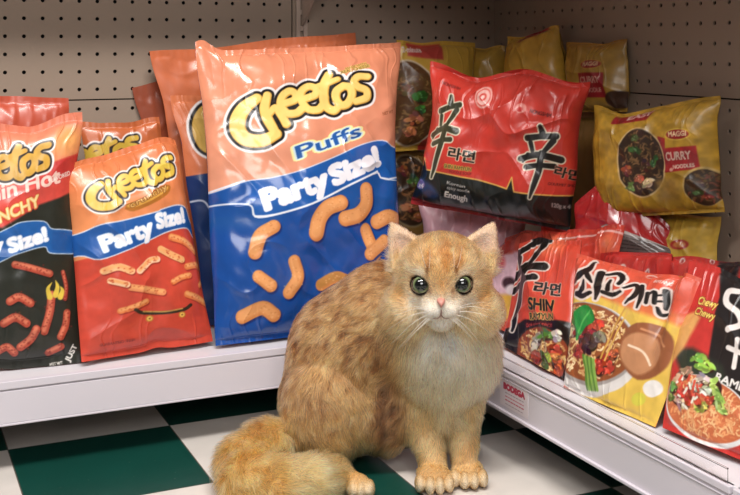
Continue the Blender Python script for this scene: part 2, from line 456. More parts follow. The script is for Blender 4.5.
def puff(P, pts, r, col=(236,158,92), seed=0):
    P.stroke(np.array(pts)+[1.2, 1.5], r, (10,40,110), grow=.6, alpha=.6)
    P.stroke(pts, r, (214,128,66)); P.stroke(np.array(pts)-[.8, .8], np.array(r)*.72, col, soft=1.5)
    g = np.random.default_rng(seed)
    q = spline(pts, 6)
    for k in range(26):
        p = q[g.integers(len(q))]+g.normal(0, np.max(r)*.45, 2); P.ell(p[0], p[1], .7, .5, (250,190,130) if k % 2 else (205,118,60), soft=.5, alpha=.6)
def noodles(P, cx, cy, rx, ry, ang, seed, n=150, cols=((222,168,92),(240,200,130),(200,130,70)), base=(170,86,40), bowl=None, L=9):
    g = np.random.default_rng(seed)
    if bowl: P.ell(cx, cy, rx+bowl[0], ry+bowl[0], bowl[1], ang)
    P.ell(cx, cy, rx, ry, base, ang)
    ca, sa = math.cos(math.radians(ang)), math.sin(math.radians(ang))
    for k in range(n):
        t = g.uniform(0, 2*math.pi); q = math.sqrt(g.uniform(0, .82))
        x, y = rx*q*math.cos(t), ry*q*math.sin(t)
        p = np.array([cx+x*ca-y*sa, cy+x*sa+y*ca]); a = g.uniform(0, math.pi)
        l = L*g.uniform(.5, 1)*min(1, .4+(1-q)); d = np.array([math.cos(a), math.sin(a)])*l/2; e = np.array([-d[1], d[0]])*g.uniform(-.6, .6)
        P.stroke([p-d, p+e, p+d], .75, cols[k % len(cols)], soft=.45)
def blobs(P, lst, seed=0):
    g = np.random.default_rng(seed)
    for cx, cy, rx, ry, ang, col in lst:
        P.ell(cx+.6, cy+.8, rx*.95, ry*.95, (60,25,20), ang, alpha=.6)
        ca, sa = math.cos(math.radians(ang)), math.sin(math.radians(ang))
        for k in range(16):
            t = g.uniform(0, 6.283); q = math.sqrt(g.uniform(0, .9)); x, y = rx*q*math.cos(t)*.85, ry*q*math.sin(t)*.85
            f = g.uniform(.62, 1.22); c2 = tuple(float(np.clip(c*f+g.normal(0, 9), 0, 255)) for c in col)
            P.ell(cx+x*ca-y*sa, cy+x*sa+y*ca, rx*g.uniform(.2, .5)+.4, ry*g.uniform(.16, .36)+.3, c2, ang+g.uniform(-50, 50), soft=.45)
        for k in range(3):
            x, y = g.normal(0, rx*.35), g.normal(0, ry*.35); P.ell(cx+x, cy+y, .9, .6, tuple(min(255, c+60) for c in col), g.uniform(0, 180), soft=.4, alpha=.8)
# ================================================================ bags and packs
def homography_px(cor, u, v):
    """photo-measured layout coordinates of a point (u,v) of the flat front; cor = TL,TR,BR,BL"""
    tl, tr, br, bl = [np.array(c, float) for c in cor]
    src = [(0,1),(1,1),(1,0),(0,0)]; A = []; B = []
    for (x, y), (X, Y) in zip(src, [tl, tr, br, bl]):
        A.append([x,y,1,0,0,0,-X*x,-X*y]); B.append(X); A.append([0,0,0,x,y,1,-Y*x,-Y*y]); B.append(Y)
    h = np.linalg.solve(np.array(A), np.array(B))
    w = h[6]*u+h[7]*v+1
    return (h[0]*u+h[1]*v+h[2])/w, (h[3]*u+h[4]*v+h[5])/w
def dY(px, y): return y*F/(F*CS-SN*(px-CX))
def dX(px, x): return x*F/(F*SN+CS*(px-CX))
def dkp(depth): return HY+(H-DECK-.006)*F/depth
def plane_hit(px, py, p0, n):
    r = ray(px, py); return EYE + r*(((p0-EYE)@n)/(r@n))
def bag(name, cor, art, label, cat, T=.05, lean=10, depth=None, group=None, res=.0013, material=None, seal=.03, pinch=.03,
        crinkle=1.0, seed=1, shift=0, crimp=(200,200,200), sides=False, bulge=2.4, folds=None, backcol=None, zbase=DECK, post=None, wob=.006, slide=0):
    tl, tr, br, bl = cor
    if depth is None:
        B0 = at_z(*bl, zbase+.006); B1 = at_z(*br, zbase+.006)
    else:
        if bl[1] is None: bl = (bl[0], dkp(depth[0]))
        if br[1] is None: br = (br[0], dkp(depth[1]))
        B0 = at(*bl, depth[0]); B1 = at(*br, depth[1])
    dirh = B1-B0; 
    hor = np.array([dirh[0], dirh[1], 0]); hor /= np.linalg.norm(hor)
    away = np.array([-hor[1], hor[0], 0])
    if away@AX < 0: away = -away
    l = math.radians(lean); upv = UP*math.cos(l)+away*math.sin(l)
    n = np.cross(dirh/np.linalg.norm(dirh), upv); n /= np.linalg.norm(n)
    if n@AX > 0: n = -n
    if shift: B0 = B0-n*shift; B1 = B1-n*shift
    TL = plane_hit(*tl, B0, n); TR = plane_hit(*tr, B0, n); BL = B0; BR = plane_hit(*br, B0, n)
    W = (np.linalg.norm(TR-TL)+np.linalg.norm(BR-BL))/2; Hh = (np.linalg.norm(TL-BL)+np.linalg.norm(TR-BR))/2
    nu = max(20, int(W/res)); nv = max(20, int(Hh/res))
    # layout coordinates use a true plane-to-picture mapping of the flat sheet
    pc = [project(TL), project(TR), project(BR), project(BL)]
    def surf(U, V, side, fine):
        a = np.abs(2*U-1); b = np.clip((V-seal)/(1-2*seal), 0, 1); bb = np.abs(2*b-1)
        prof = (1-a**bulge)**.62*(1-bb**bulge)**.55
        ins = ((V > seal) & (V < 1-seal))
        # plan position, pulled in where the bag is full
        full = smooth01(np.minimum(b, 1-b)*5)
        Us = .5+(U-.5)*(1-pinch*full*2)
        X3 = (TL[None]*0)
        P = ((1-Us)*(1-V))[..., None]*BL+(Us*(1-V))[..., None]*BR+((1-Us)*V)[..., None]*TL+(Us*V)[..., None]*TR
        mx, my = U*W, V*Hh
        th = T*.5*prof
        # creases fanning out of the two seals, then crumples all over
        ct = np.exp(-(1-V)*Hh/.05); cb = np.exp(-V*Hh/.035)
        rid = lambda q: np.clip(1-np.abs(q)*2.6, 0, 1)**1.6
        w1 = rid(noise2(mx/.016+noise2(mx/.03, my/.04, seed)*.8, my/.11, seed+1))
        w2 = rid(noise2(mx/.08+my/.09, my/.09-mx/.16, seed+2))
        w3 = rid(noise2(mx/.02-my/.03, my/.022+mx/.03, seed+3))
        w4 = noise2(mx/.07+my/.2, my/.09-mx/.15, seed+4)
        w5 = noise2(mx/.03+my/.05, my/.035-mx/.06, seed+6)
        d = crinkle*(.0040*w1*(ct+.8*cb)+.0030*w2*(.35+.65*prof)+.0050*w4+.0016*w5)
        d = d*np.where(ins, 1, .35)*(.25+.75*smooth01((1-a)*8))
        # wavy flat seals
        wav = .004*crinkle*noise2(mx/.05, my/.2+side*0, seed+9)*(np.exp(-(1-V)*Hh/.03)+np.exp(-V*Hh/.03))
        off = side*(th+d*1.0)*1.0+wav
        if folds is not None: off = off+folds(U, V, W, Hh)*(1 if side > 0 else .5)
        th_min = .0006
        off = np.where(side > 0, np.maximum(off, wav+th_min-(0 if folds is None else 1)), np.minimum(off, wav-th_min))
        P = P + upv*(crinkle*wob*noise2(U*3.3+seed, V*0, seed+3)*smooth01((V-.75)*4))[..., None] + hor*(crinkle*wob*.7*noise2(V*3.1+seed, U*0+np.sign(U-.5)*3, seed+8)*np.abs(2*U-1)**3)[..., None]
        if post is not None: P = post(P, U, V)
        return P + n*off[..., None]
    u = np.linspace(0, 1, nu); v = np.linspace(0, 1, nv); U, V = np.meshgrid(u, v)
    Pf = surf(U, V, 1, True)
    gx, gy = homography_px(pc, U, V)
    paint = Paint(gx-slide, gy, (128,128,128)); art(paint)
    cf = paint.rgb(); g_ = (cf@np.array([.3, .6, .1]))[:, None]; cf = np.clip((g_+(cf-g_)*.88), 0, 1)
    # crimped seal: fine ridges
    rr = np.where((V > 1-seal) | (V < seal), np.sin(U*W/.0024)*.00025, 0)
    Pf = Pf + n*rr[..., None]
    mu, mv = 24, 24
    U2, V2 = np.meshgrid(np.linspace(0, 1, mu), np.linspace(0, 1, mv)); Pb = surf(U2, V2, -1, False)
    # the two sheets meet at their rims
    def quads(a, b, base, flip):
        i, j = np.meshgrid(np.arange(a-1), np.arange(b-1)); k = (j*a+i+base).ravel()
        q = np.stack([k, k+1, k+a+1, k+a], 1)
        return q[:, ::-1] if flip else q
    Q = np.concatenate([quads(nu, nv, 0, False), quads(mu, mv, nu*nv, True)])
    # orient outward
    e1 = Pf[1, 1]-Pf[0, 0]; 
    fn = np.cross(Pf[nv//2, nu//2+1]-Pf[nv//2, nu//2], Pf[nv//2+1, nu//2]-Pf[nv//2, nu//2])
    if fn@n < 0: Q = Q[:, ::-1]
    Vv = np.concatenate([Pf.reshape(-1, 3), Pb.reshape(-1, 3)])
    bc = np.array(backcol if backcol is not None else np.median(cf, 0)*255, float)/255
    cols_ = np.concatenate([cf, np.tile(bc, (mu*mv, 1))])
    loc = (BL+BR)/2; loc = np.array([loc[0], loc[1], max(zbase if depth is None else loc[2], 0)])
    o = fast_mesh(name, Vv, Q, material or M_FILM, loc=loc)
    set_color(o, cols_)
    props(o, label, cat, group)
    return o
# ---------------------------------------------------------------- shop label stuck on the right shelf edge
def price_tag():
    px0 = XR-.0008; n = np.array([-1.0, 0, 0]); P0 = np.array([px0, 0, 0])
    cor = [(500,375), (528,389), (521,417.5), (494,403)]
    K = [plane_hit(x, y, P0, n) for x, y in cor]
    z1 = .148; z0 = .100; y0 = K[0][1]; y1 = K[1][1]
    nu, nv = 110, 90
    U, V = np.meshgrid(np.linspace(0, 1, nu), np.linspace(0, 1, nv))
    X = np.stack([px0+0*U, y0+(y1-y0)*U, z0+(z1-z0)*V], -1)
    P = Paint(U*100, (1-V)*60, (226,216,222))
    P.text('BODEGA', (14,20), (88,20), 13, [(1.6,(186,60,84))]); 
    g = np.random.default_rng(9)
    for y, c_, r_ in ((28,(160,146,156),.9),(36,(204,104,122),1.2),(44,(198,92,112),1.4),(53,(176,156,164),.9)):
        x = 20
        while x < 82:
            w = g.uniform(3, 8); P.stroke([(x,y),(min(x+w,84),y)], r_, c_); x += w+2.6+r_
    j, i = np.meshgrid(np.arange(nv-1), np.arange(nu-1), indexing='ij'); k = (j*nu+i).ravel(); q = np.stack([k, k+nu, k+nu+1, k+1], 1)
    Vb = X.reshape(-1, 3); o = nu*nv
    rim = [Vb[0]+[.0007,0,0], Vb[nu-1]+[.0007,0,0], Vb[-1]+[.0007,0,0], Vb[-nu]+[.0007,0,0]]
    Va = np.concatenate([Vb, np.array(rim)]); ci = [0, nu-1, nu*nv-1, nu*nv-nu]
    qq = [[o, o+1, o+2, o+3]]+[[ci[k_], ci[(k_+1) % 4], o+(k_+1) % 4, o+k_] for k_ in range(4)]
    m = fast_mesh('price_tag', Va, np.concatenate([q, np.array(qq)]), M_DULL, loc=(XR-.001, (y0+y1)/2, z0), smooth=False)
    set_color(m, np.concatenate([P.rgb(), np.tile([.88,.85,.87], (4, 1))]))
    props(m, 'small white paper label with red print stuck on the right shelf edge by the cat', 'label')
price_tag()
# ---------------------------------------------------------------- crisp bags
OR = (222,118,66); OR2 = (232,138,86); BLUE = (20,84,168); RED = (206,62,42)
def banner(P, top, bot, col=(22,86,172), edge=(225,228,240)):
    P.poly(list(top)+list(bot)[::-1], edge, grow=1.4); P.poly(list(top)+list(bot)[::-1], col)
def art_puffs(P):
    # orange top, blue lower part
    k = np.clip((P.Y-40)/180, 0, 1)[:, None]
    P.c[:] = (np.array((220,128,90))*(1-k)+np.array((228,150,118))*k)/255
    P.poly([(150,214),(250,198),(300,186),(395,158),(460,150),(460,420),(150,420)], (22,80,158), soft=.8)
    P.poly([(150,240),(255,240),(310,200),(330,230),(460,210),(460,420),(150,420)], (16,74,160), soft=6)
    # ribbon
    top = spline([(196,206),(212,203),(238,194),(262,191),(290,184),(325,170),(352,158),(378,152),(396,158),(440,157)], 4)
    bot = spline([(196,219),(212,217),(240,217),(246,228),(262,227),(300,216),(340,197),(372,184),(382,190),(440,188)], 4)
    P.poly(list(top)+list(bot)[::-1], (222,226,240), grow=1.0); P.poly(list(top)+list(bot)[::-1], (24,92,180))
    P.poly([(196,208),(236,196),(244,218),(240,228),(196,228)], (20,78,160), soft=1); P.stroke([(196,219),(214,216),(240,217),(246,228),(262,227)], .8, (222,226,240))
    P.stroke([(246,228),(262,227),(300,216),(340,197),(372,183)], .9, (232,234,244)); P.stroke([(372,183),(376,189),(386,190),(400,187)], .8, (226,228,240), sm=False)
    P.stroke([(196,206),(236,193)], .8, (222,226,240))
    logo(P, ((228,138),(363,93),(321,77)))
    P.text('REAL CHEESE', (334,80), (364,71), 3.4, [(.9,(224,182,92)),(.0,(90,60,20))]); P.text('MADE WITH', (339,75), (361,68), 2.6, [(.7,(224,182,92)),(.0,(120,70,30))])
    P.text('Puffs', (287,172), (353,148), 13, [(2.5,(238,228,150)),(1.3,(200,220,228)),(.35,(24,86,166))], slant=.1)
    P.text('Party', (256,222), (317,200), 20, [(2.3,(214,220,238)),(1.8,(240,240,248))], slant=.05)
    P.text('Size!', (323,198), (375,176), 19, [(2.3,(214,220,238)),(1.8,(240,240,248))], slant=.05)
    P.text('NET WT', (378,126), (392,122), 3.2, [(.1,(150,80,50))])
    puff(P, [(305,244),(308,230),(316,220),(329,215)], 7.6, seed=2)
    puff(P, [(334,230),(348,226),(357,216),(357,202)], 7.4, seed=3)
    puff(P, [(370,232),(382,227),(394,229)], 7.0, seed=4)
    puff(P, [(357,240),(362,252),(368,262)], 6.4, seed=5)
    puff(P, [(362,262),(378,250)], 6.2, seed=6)
    puff(P, [(312,291),(326,284),(336,286)], 5.4, (190,128,60), seed=7)
    puff(P, [(246,262),(251,246),(263,238)], 6.4, seed=12)
    puff(P, [(238,320),(256,312),(268,318)], 6.4, seed=13)
    puff(P, [(284,270),(288,284),(280,298)], 6.0, seed=14)
    puff(P, [(250,284),(262,292)], 6.0, seed=15)
    P.mottled(.05, 14, 3)
def art_crunchy(P):
    k = np.clip((P.Y-135)/90, 0, 1)[:, None]
    P.c[:] = (np.array((214,108,58))*(1-k)+np.array((232,138,80))*k)/255
    P.poly([(40,262),(92,246),(130,232),(172,219),(240,214),(260,420),(20,420)], (212,66,46), soft=.7)
    top = spline([(50,232),(75,226),(92,218),(112,214),(146,205),(150,203),(168,198),(180,200),(186,212),(200,218),(220,224)], 4)
    bot = spline([(50,256),(76,246),(92,250),(118,240),(140,230),(158,222),(180,218),(190,226),(200,228),(220,232)], 4)
    P.poly(list(top)+list(bot)[::-1], (222,224,236), grow=1.0); P.poly(list(top)+list(bot)[::-1], (26,88,170))
    # seasoned curls glowing on red
    logo(P, ((84.3,195.3),(166.5,161.5),(139,157.5)), yellow=(222,188,60))
    P.poly(spline([(114,203),(122,205),(140,198),(158,188),(161,180),(150,182),(132,192),(116,198)], 3), (176,104,30)); P.poly(spline([(115,201),(122,202),(140,195),(156,186),(159,181),(150,184),(132,193),(116,199)], 3), (224,160,60), grow=-.4)
    P.text('crunchy', (120,202), (158,183), 5.2, [(.5,(120,56,14)),(.0,(250,200,110))])
    P.text('Party', (96,243), (142,225), 15.5, [(1.8,(150,190,230)),(1.3,(240,240,248))], slant=.05)
    P.text('Size!', (146,220), (177,212.5), 13.5, [(1.8,(150,190,230)),(1.2,(240,240,248))], slant=.05)
    def curl(pts, r, c=(232,122,60), sd=0):
        P.stroke(np.array(pts)+[.8,1.4], r, (150,34,24), alpha=.7); P.stroke(pts, r, c); P.stroke(np.array(pts)-[.3,.9], np.array(r)*.5, (246,166,96), soft=1)
        g = np.random.default_rng(sd); q = spline(pts, 5)
        for k_ in range(16):
            p = q[g.integers(len(q))]+g.normal(0, r*.6, 2); P.ell(p[0], p[1], .8, .6, (196,70,34), alpha=.7)
    curl([(161,228),(176,232),(190,241)], 3.6, sd=1); curl([(150,240),(162,246),(172,250)], 3.4, (238,176,110), 2); curl([(178,257),(190,255),(200,258)], 3.4, sd=3)
    curl([(179,286),(192,290),(206,296)], 3.8, sd=4); curl([(120,279),(134,281),(152,284)], 3.6, (236,140,84), 5); curl([(112,304),(124,300),(136,294)], 3.2, sd=6)
    curl([(196,276),(204,268),(206,262)], 3.2, sd=7); curl([(163,273),(172,268),(181,266)], 3.0, sd=8)
    curl([(96,262),(108,258),(120,262)], 3.6, (240,178,120), 9); curl([(102,272),(116,276)], 3.2, (244,196,150), 10); curl([(128,262),(138,252),(146,250)], 3.2, (240,190,150), 11)
    # skateboard with yellow wheels
    P.stroke([(126,303),(134,306.5),(156,306.5),(176,303),(184,298)], 1.9, (52,42,30)); P.stroke([(134,305),(156,305.3),(174,302)], .7, (196,150,70))
    for x, y in ((141,313),(174,309)): P.ell(x, y, 4, 3.6, (196,120,40)); P.ell(x, y, 2.8, 2.5, (240,190,80)); P.ell(x, y, 1, .9, (120,70,30))
    P.text('GUARANTEED FRESH', (96,344), (129,338.5), 3, [(.1,(120,30,24))])
    P.mottled(.06, 9, 4)
def art_flamin(P):
    k = np.clip((P.Y-118)/70, 0, 1)[:, None]
    P.c[:] = (np.array((226,120,88))*(1-k)+np.array((232,132,92))*k)/255
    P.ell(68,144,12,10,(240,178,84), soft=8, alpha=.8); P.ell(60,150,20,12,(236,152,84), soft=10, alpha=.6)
    P.poly([(-80,196),(0,192),(50,170),(80,155),(90,200),(66,232),(-80,250)], (222,70,58), soft=1.5)
    P.poly([(52,164),(80,156),(84,168),(70,176),(52,180)], (206,50,46), soft=1)
    P.poly([(-80,228),(0,228),(40,205),(62,198),(82,190),(90,420),(-90,420)], (38,40,32), soft=1.2)
    P.text('Flamin Hot', (-44,212), (62,183), 15, [(1.6,(206,44,50)),(.8,(240,196,180))], slant=.2)
    P.text('FLAVORED', (50,184), (74,175), 4, [(.2,(240,225,215))])
    P.text('CRUNCHY', (-34,236), (40,206), 11, [(2.2,(206,60,40)),(1.1,(236,176,86)),(.3,(240,214,150))], slant=.2)
    P.c[:] = P.c
    top = spline([(-70,254),(-20,240),(6,229),(20,223),(44,222),(52,229),(66,230),(84,232)], 4)
    bot = spline([(-70,278),(-20,268),(2,259),(16,253),(44,246),(50,252),(66,253),(84,253)], 4)
    P.poly(list(top)+list(bot)[::-1], (190,206,226), grow=1.0); P.poly(list(top)+list(bot)[::-1], (26,92,170)); P.poly([(54,231),(84,233),(84,251),(52,250)], (24,84,160), soft=1)
    logo(P, ((-54,192),(48.5,154.7),(17,141.8)), src=((60,350),(665,150),(478,60)), yellow=(214,160,52))
    P.text('Party', (-64,273), (2,251), 15, [(1.3,(236,236,246))], slant=.05)
    P.text('Size!', (8,252), (48,240), 13.5, [(1.7,(190,206,230)),(.9,(240,240,248))], slant=.05)
    def curl(pts, r, sd, c=(190,70,48)):
        P.stroke(np.array(pts)+[.8,1.4], r, (16,12,10), alpha=.7); P.stroke(pts, r, c); P.stroke(np.array(pts)-[.3,1.1], np.array(r)*.5, (228,120,86), soft=1)
        g = np.random.default_rng(sd); q = spline(pts, 5)
        for k_ in range(20):
            p = q[g.integers(len(q))]+g.normal(0, r*.6, 2); P.ell(p[0], p[1], .9, .7, (150,34,24), alpha=.7)
    curl([(13,264),(28,267),(50,273)], 3.6, 1); curl([(52,294),(50,312),(44,330)], 4.2, 2); curl([(-50,300),(-30,290),(-14,296)], 4, 3)
    curl([(8,300),(18,296),(30,302)], 4.2, 4); curl([(2,322),(14,316),(26,322)], 4.2, 5); curl([(20,346),(30,338),(36,328)], 4.2, 6); curl([(-4,352),(6,346),(14,352)], 4, 7)
    curl([(-40,340),(-24,330),(-12,336)], 4, 8); curl([(60,336),(66,324),(68,312)], 3.6, 9); curl([(48,352),(60,346)], 3.6, 10); curl([(64,272),(67,286),(66,298)], 2.2, 11, (150,40,34))
    # flames over the hot curl
    for pts in ([(50,296),(48,288),(52,282)], [(56,294),(58,286),(56,280)], [(61,296),(63,290),(61,286)]): P.stroke(pts, [3,2,.4], (228,196,60)); 
    P.text('NET WT', (50,366), (62,364), 3, [(.2,(220,216,206))])
    P.text('JUST', (68,362), (76,346), 5, [(1.6,(24,22,20)),(.3,(230,226,216))])
    P.mottled(.07, 8, 5)
def art_plain(col, **k):
    def f(P):
        P.c[:] = np.array(col)/255.; P.mottled(.05, 14, 9)
    return f
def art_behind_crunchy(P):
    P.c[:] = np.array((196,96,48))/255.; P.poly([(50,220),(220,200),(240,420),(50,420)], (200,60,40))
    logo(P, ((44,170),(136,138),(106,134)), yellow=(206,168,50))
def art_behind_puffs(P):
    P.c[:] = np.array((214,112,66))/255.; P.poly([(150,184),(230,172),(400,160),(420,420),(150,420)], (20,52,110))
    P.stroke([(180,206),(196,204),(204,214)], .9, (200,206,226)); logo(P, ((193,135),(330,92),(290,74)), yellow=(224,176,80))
def ear(P, U, V):
    k = .013*np.exp(-((U-.03)/.045)**2)*smooth01((V-.9)/.1)-.006*np.exp(-((U-.13)/.07)**2)*smooth01((V-.9)/.1); return P + UP*k[..., None]
def slump(P, U, V):
    k = -.013*np.abs(2*U-1)**5*smooth01((V-.85)/.15)+.005*(np.exp(-((U-.55)/.08)**2))*smooth01((.12-V)/.12); return P + UP*k[..., None]
def slump2(P, U, V):
    k = .006*np.sin(U*7)*smooth01((V-.9)/.1)+.004*(np.exp(-((U-.4)/.07)**2))*smooth01((.1-V)/.1); return P + UP*k[..., None]
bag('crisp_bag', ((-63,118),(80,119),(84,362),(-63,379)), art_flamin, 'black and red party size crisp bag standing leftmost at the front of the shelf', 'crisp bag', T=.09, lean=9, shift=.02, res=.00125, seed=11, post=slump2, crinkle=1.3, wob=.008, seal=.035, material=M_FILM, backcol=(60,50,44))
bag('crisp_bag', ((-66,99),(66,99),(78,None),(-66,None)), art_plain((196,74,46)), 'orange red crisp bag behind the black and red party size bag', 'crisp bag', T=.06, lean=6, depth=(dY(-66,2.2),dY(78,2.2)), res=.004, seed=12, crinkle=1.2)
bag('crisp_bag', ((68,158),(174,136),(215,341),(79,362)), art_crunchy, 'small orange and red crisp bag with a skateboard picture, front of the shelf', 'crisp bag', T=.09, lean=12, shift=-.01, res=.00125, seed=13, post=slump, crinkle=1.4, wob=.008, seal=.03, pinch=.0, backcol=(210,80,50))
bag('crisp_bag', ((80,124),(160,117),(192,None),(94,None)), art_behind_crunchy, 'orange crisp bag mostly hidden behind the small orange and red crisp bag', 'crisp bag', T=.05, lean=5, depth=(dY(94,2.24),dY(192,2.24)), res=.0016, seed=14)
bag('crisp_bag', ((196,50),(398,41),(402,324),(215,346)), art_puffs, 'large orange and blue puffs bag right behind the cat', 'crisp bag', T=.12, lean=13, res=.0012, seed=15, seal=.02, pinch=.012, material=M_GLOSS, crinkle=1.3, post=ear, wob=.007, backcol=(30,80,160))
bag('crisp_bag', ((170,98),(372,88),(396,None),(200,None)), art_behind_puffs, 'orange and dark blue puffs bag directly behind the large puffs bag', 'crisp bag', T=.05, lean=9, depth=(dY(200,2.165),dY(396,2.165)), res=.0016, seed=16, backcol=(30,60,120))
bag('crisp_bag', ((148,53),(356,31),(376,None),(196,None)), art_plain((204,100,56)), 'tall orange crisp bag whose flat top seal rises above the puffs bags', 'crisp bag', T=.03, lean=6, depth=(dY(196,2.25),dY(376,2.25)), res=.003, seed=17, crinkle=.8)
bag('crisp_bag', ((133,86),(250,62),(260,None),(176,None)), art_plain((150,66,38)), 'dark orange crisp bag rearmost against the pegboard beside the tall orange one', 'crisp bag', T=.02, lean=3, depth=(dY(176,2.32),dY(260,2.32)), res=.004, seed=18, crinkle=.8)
# ---------------------------------------------------------------- noodle packs
def hanja(P, T_, col=(28,26,20), edge=(206,196,170)):
    """T_ maps drawing units (0..100 wide, 0..200 tall) to the sheet"""
    S_ = [([(44,2),(50,20)], [5,8]), ([(16,36),(48,30),(84,28)], [8,7,8]), ([(24,48),(30,70)], [6,5]), ([(78,40),(62,64),(48,84)], [8,6,4]),
          ([(4,92),(46,80),(96,92)], [7,8,9]), ([(20,114),(50,108),(82,110)], [7,6,7]), ([(52,76),(50,120),(44,165),(38,196)], [8,8,6,2.5]),
          ([(20,80),(10,100)], [5,3])]
    k = math.sqrt(abs(np.linalg.det(T_[:, :2])))
    Q = [(np.array(p, float)@T_[:, :2].T+T_[:, 2], np.array(r)*k) for p, r in S_]
    for q, r in Q: P.stroke(q, r, edge, grow=1.3)
    for q, r in Q: P.stroke(q, r, col)
def art_shin_multi(P):
    P.c[:] = np.array((198,48,36))/255.
    P.poly([(380,156),(414,161),(424,164),(427,157),(430,168),(481,178),(513,187),(518,176),(521,190),(560,195),(620,199),(620,300),(380,300)], (22,26,24), soft=.7)
    P.stroke([(400,158),(424,164),(427,157),(430,168),(481,178),(513,187),(518,176),(521,190),(560,195),(610,199)], .7, (214,160,70), sm=False)
    P.poly([(400,193),(416,197),(480,213),(555,229),(610,236),(600,300),(380,300)], (150,24,30), soft=.8)
    hanja(P, affine3([(0,90),(96,92),(38,196)], [(432,134),(462,131),(436,176)]), (50,52,34))
    hanja(P, affine3([(0,90),(96,92),(38,196)], [(525,157),(565,160),(537,196)]), (22,20,18))
    P.text('라면', (454,156), (479,161), 9, [(1.2,(214,190,160)),(.5,(26,22,18))]); P.text('라면', (558,174), (579,181), 8, [(1.0,(180,120,100)),(.4,(26,22,18))])
    P.text('SHIN RAMYUN', (450,166), (476,170), 3.6, [(1,(180,150,60)),(.0,(60,30,20))]); P.text('NOODLE SOUP', (455,171), (476,174), 2.6, [(.1,(110,20,20))])
    P.text('GOURMET SPICY', (553,184), (578,188), 2.6, [(.1,(90,20,20))])
    P.text('Korean', (452,182), (470,186), 3, [(.1,(200,196,190))]); P.text('spicy noodle', (452,187), (474,191), 3, [(.1,(200,196,190))])
    P.text('Enough', (449,195), (470,200), 6, [(.4,(224,220,214))]); P.poly(spline([(418,176),(432,180),(444,192),(438,198),(424,190)],3,True), (40,66,110), soft=2)
    P.ell(423,183,6,5,(120,110,180)); P.text('x4', (420,186), (427,187), 5, [(.3,(226,222,230))])
    P.ell(487,97,8.6,12,(226,160,150)); P.ell(487,97,7,10,(206,70,60)); P.ell(487,97,6,8.6,(228,170,160)); P.ell(487,97,3.2,4.4,(214,70,60)); P.ell(487,97,1.6,2.2,(240,200,190))
    P.ell(527,109,5.6,4.6,(222,130,120)); P.ell(526,110,3,2.4,(196,40,36)); P.text('NONGSHIM', (536,113), (556,118), 3.6, [(.2,(80,20,20))]); P.text('NONGSHIM', (443,86), (462,88), 3, [(.2,(110,24,20))])
    P.text('120g x 4', (556,206), (572,209), 4, [(.3,(150,140,136))])
    P.mottled(.07, 12, 6)
def art_curry_corner(P):
    P.c[:] = np.array((206,160,52))/255.
    P.poly([(418,96),(500,100),(500,170),(418,170)], (196,52,40)); P.poly([(406,44),(440,46),(436,60),(404,56)], (190,60,50), soft=1)
    P.text('2-minute', (400,53),(418,52), 5, [(.3,(226,206,196))])
    noodles(P, 404, 103, 24, 42, -4, 31, n=120, base=(96,60,28), bowl=(1.8,(212,190,160)), cols=((150,110,60),(96,70,30),(120,86,44)))
    blobs(P, [(411,95,6,8,20,(50,120,40)),(407,118,7,7,0,(206,120,70)),(412,108,5,4,0,(60,130,50)),(404,130,7,6,30,(196,110,70)),(398,88,5,7,0,(110,70,30))])
    P.poly([(424,88),(436,90),(434,108),(424,106)], (222,200,190), soft=.6)
def art_curry_low(P):
    P.c[:] = np.array((120,86,36))/255.
    noodles(P, 405, 190, 20, 34, 0, 32, n=90, base=(50,32,18), bowl=(1.6,(130,110,80)), cols=((110,76,40),(80,50,26),(140,90,50)))
    blobs(P, [(403,205,7,6,0,(176,104,64)),(408,180,5,7,0,(60,96,36)),(400,170,5,5,0,(120,60,30)),(410,215,6,5,0,(150,80,50))])
def art_maggi(P):
    P.c[:] = np.array((184,138,34))/255.
    P.poly([(612,112),(636,110),(652,106),(650,118),(612,122)], (160,30,34)); P.text('EASY', (628,116), (652,112), 5.5, [(.4,(220,170,160))])
    P.poly([(664,136),(672,138),(672,172),(664,170)], (160,30,34)); P.ell(646,162,25.5,35,(210,176,120),-8); noodles(P, 646, 162, 24, 33.5, -8, 41, n=110, base=(52,34,22), cols=((110,80,44),(70,50,28),(140,100,60)))
    blobs(P, [(640,150,6,4,20,(50,90,40)),(652,165,5,7,-20,(80,50,30)),(632,170,6,5,0,(150,70,44)),(654,182,7,5,-30,(200,170,130)),(645,178,5,4,0,(180,90,60)),(636,186,5,4,0,(90,110,50)),(660,160,4,6,10,(60,96,40)),(640,138,5,3,0,(70,90,40))])
    P.poly([(670,148),(700,145),(702,168),(672,172)], (168,28,32)); P.text('CURRY', (673,160), (696,158), 8, [(.5,(214,180,160))]); P.text('NOODLES', (680,168),(698,166), 3.6, [(.3,(214,180,160))]); P.ell(678,169,1.8,1.8,(220,150,130))
    P.ell(684,134,12,6,(216,180,60),-4); P.ell(684,134,10.6,4.8,(160,26,30),-4); P.text('MAGGI', (676,136.4),(692.5,135), 5, [(.3,(230,200,150))])
    P.ell(704,186,17,20,(196,160,90)); noodles(P, 704, 187, 15.5, 18.5, 0, 42, n=50, base=(60,40,24), cols=((110,80,44),(70,50,28),(120,60,40)))
    blobs(P, [(700,192,4,3,0,(60,90,40)),(707,196,4,3,0,(150,60,40)),(704,182,4,3,0,(90,60,30))])
    P.poly([(664,180),(684,176),(682,200),(662,204)], (150,110,40), soft=4); P.poly([(712,104),(718,104),(722,150),(715,150)], (60,46,24), soft=2, alpha=.7); P.mottled(.2, 7, 7)
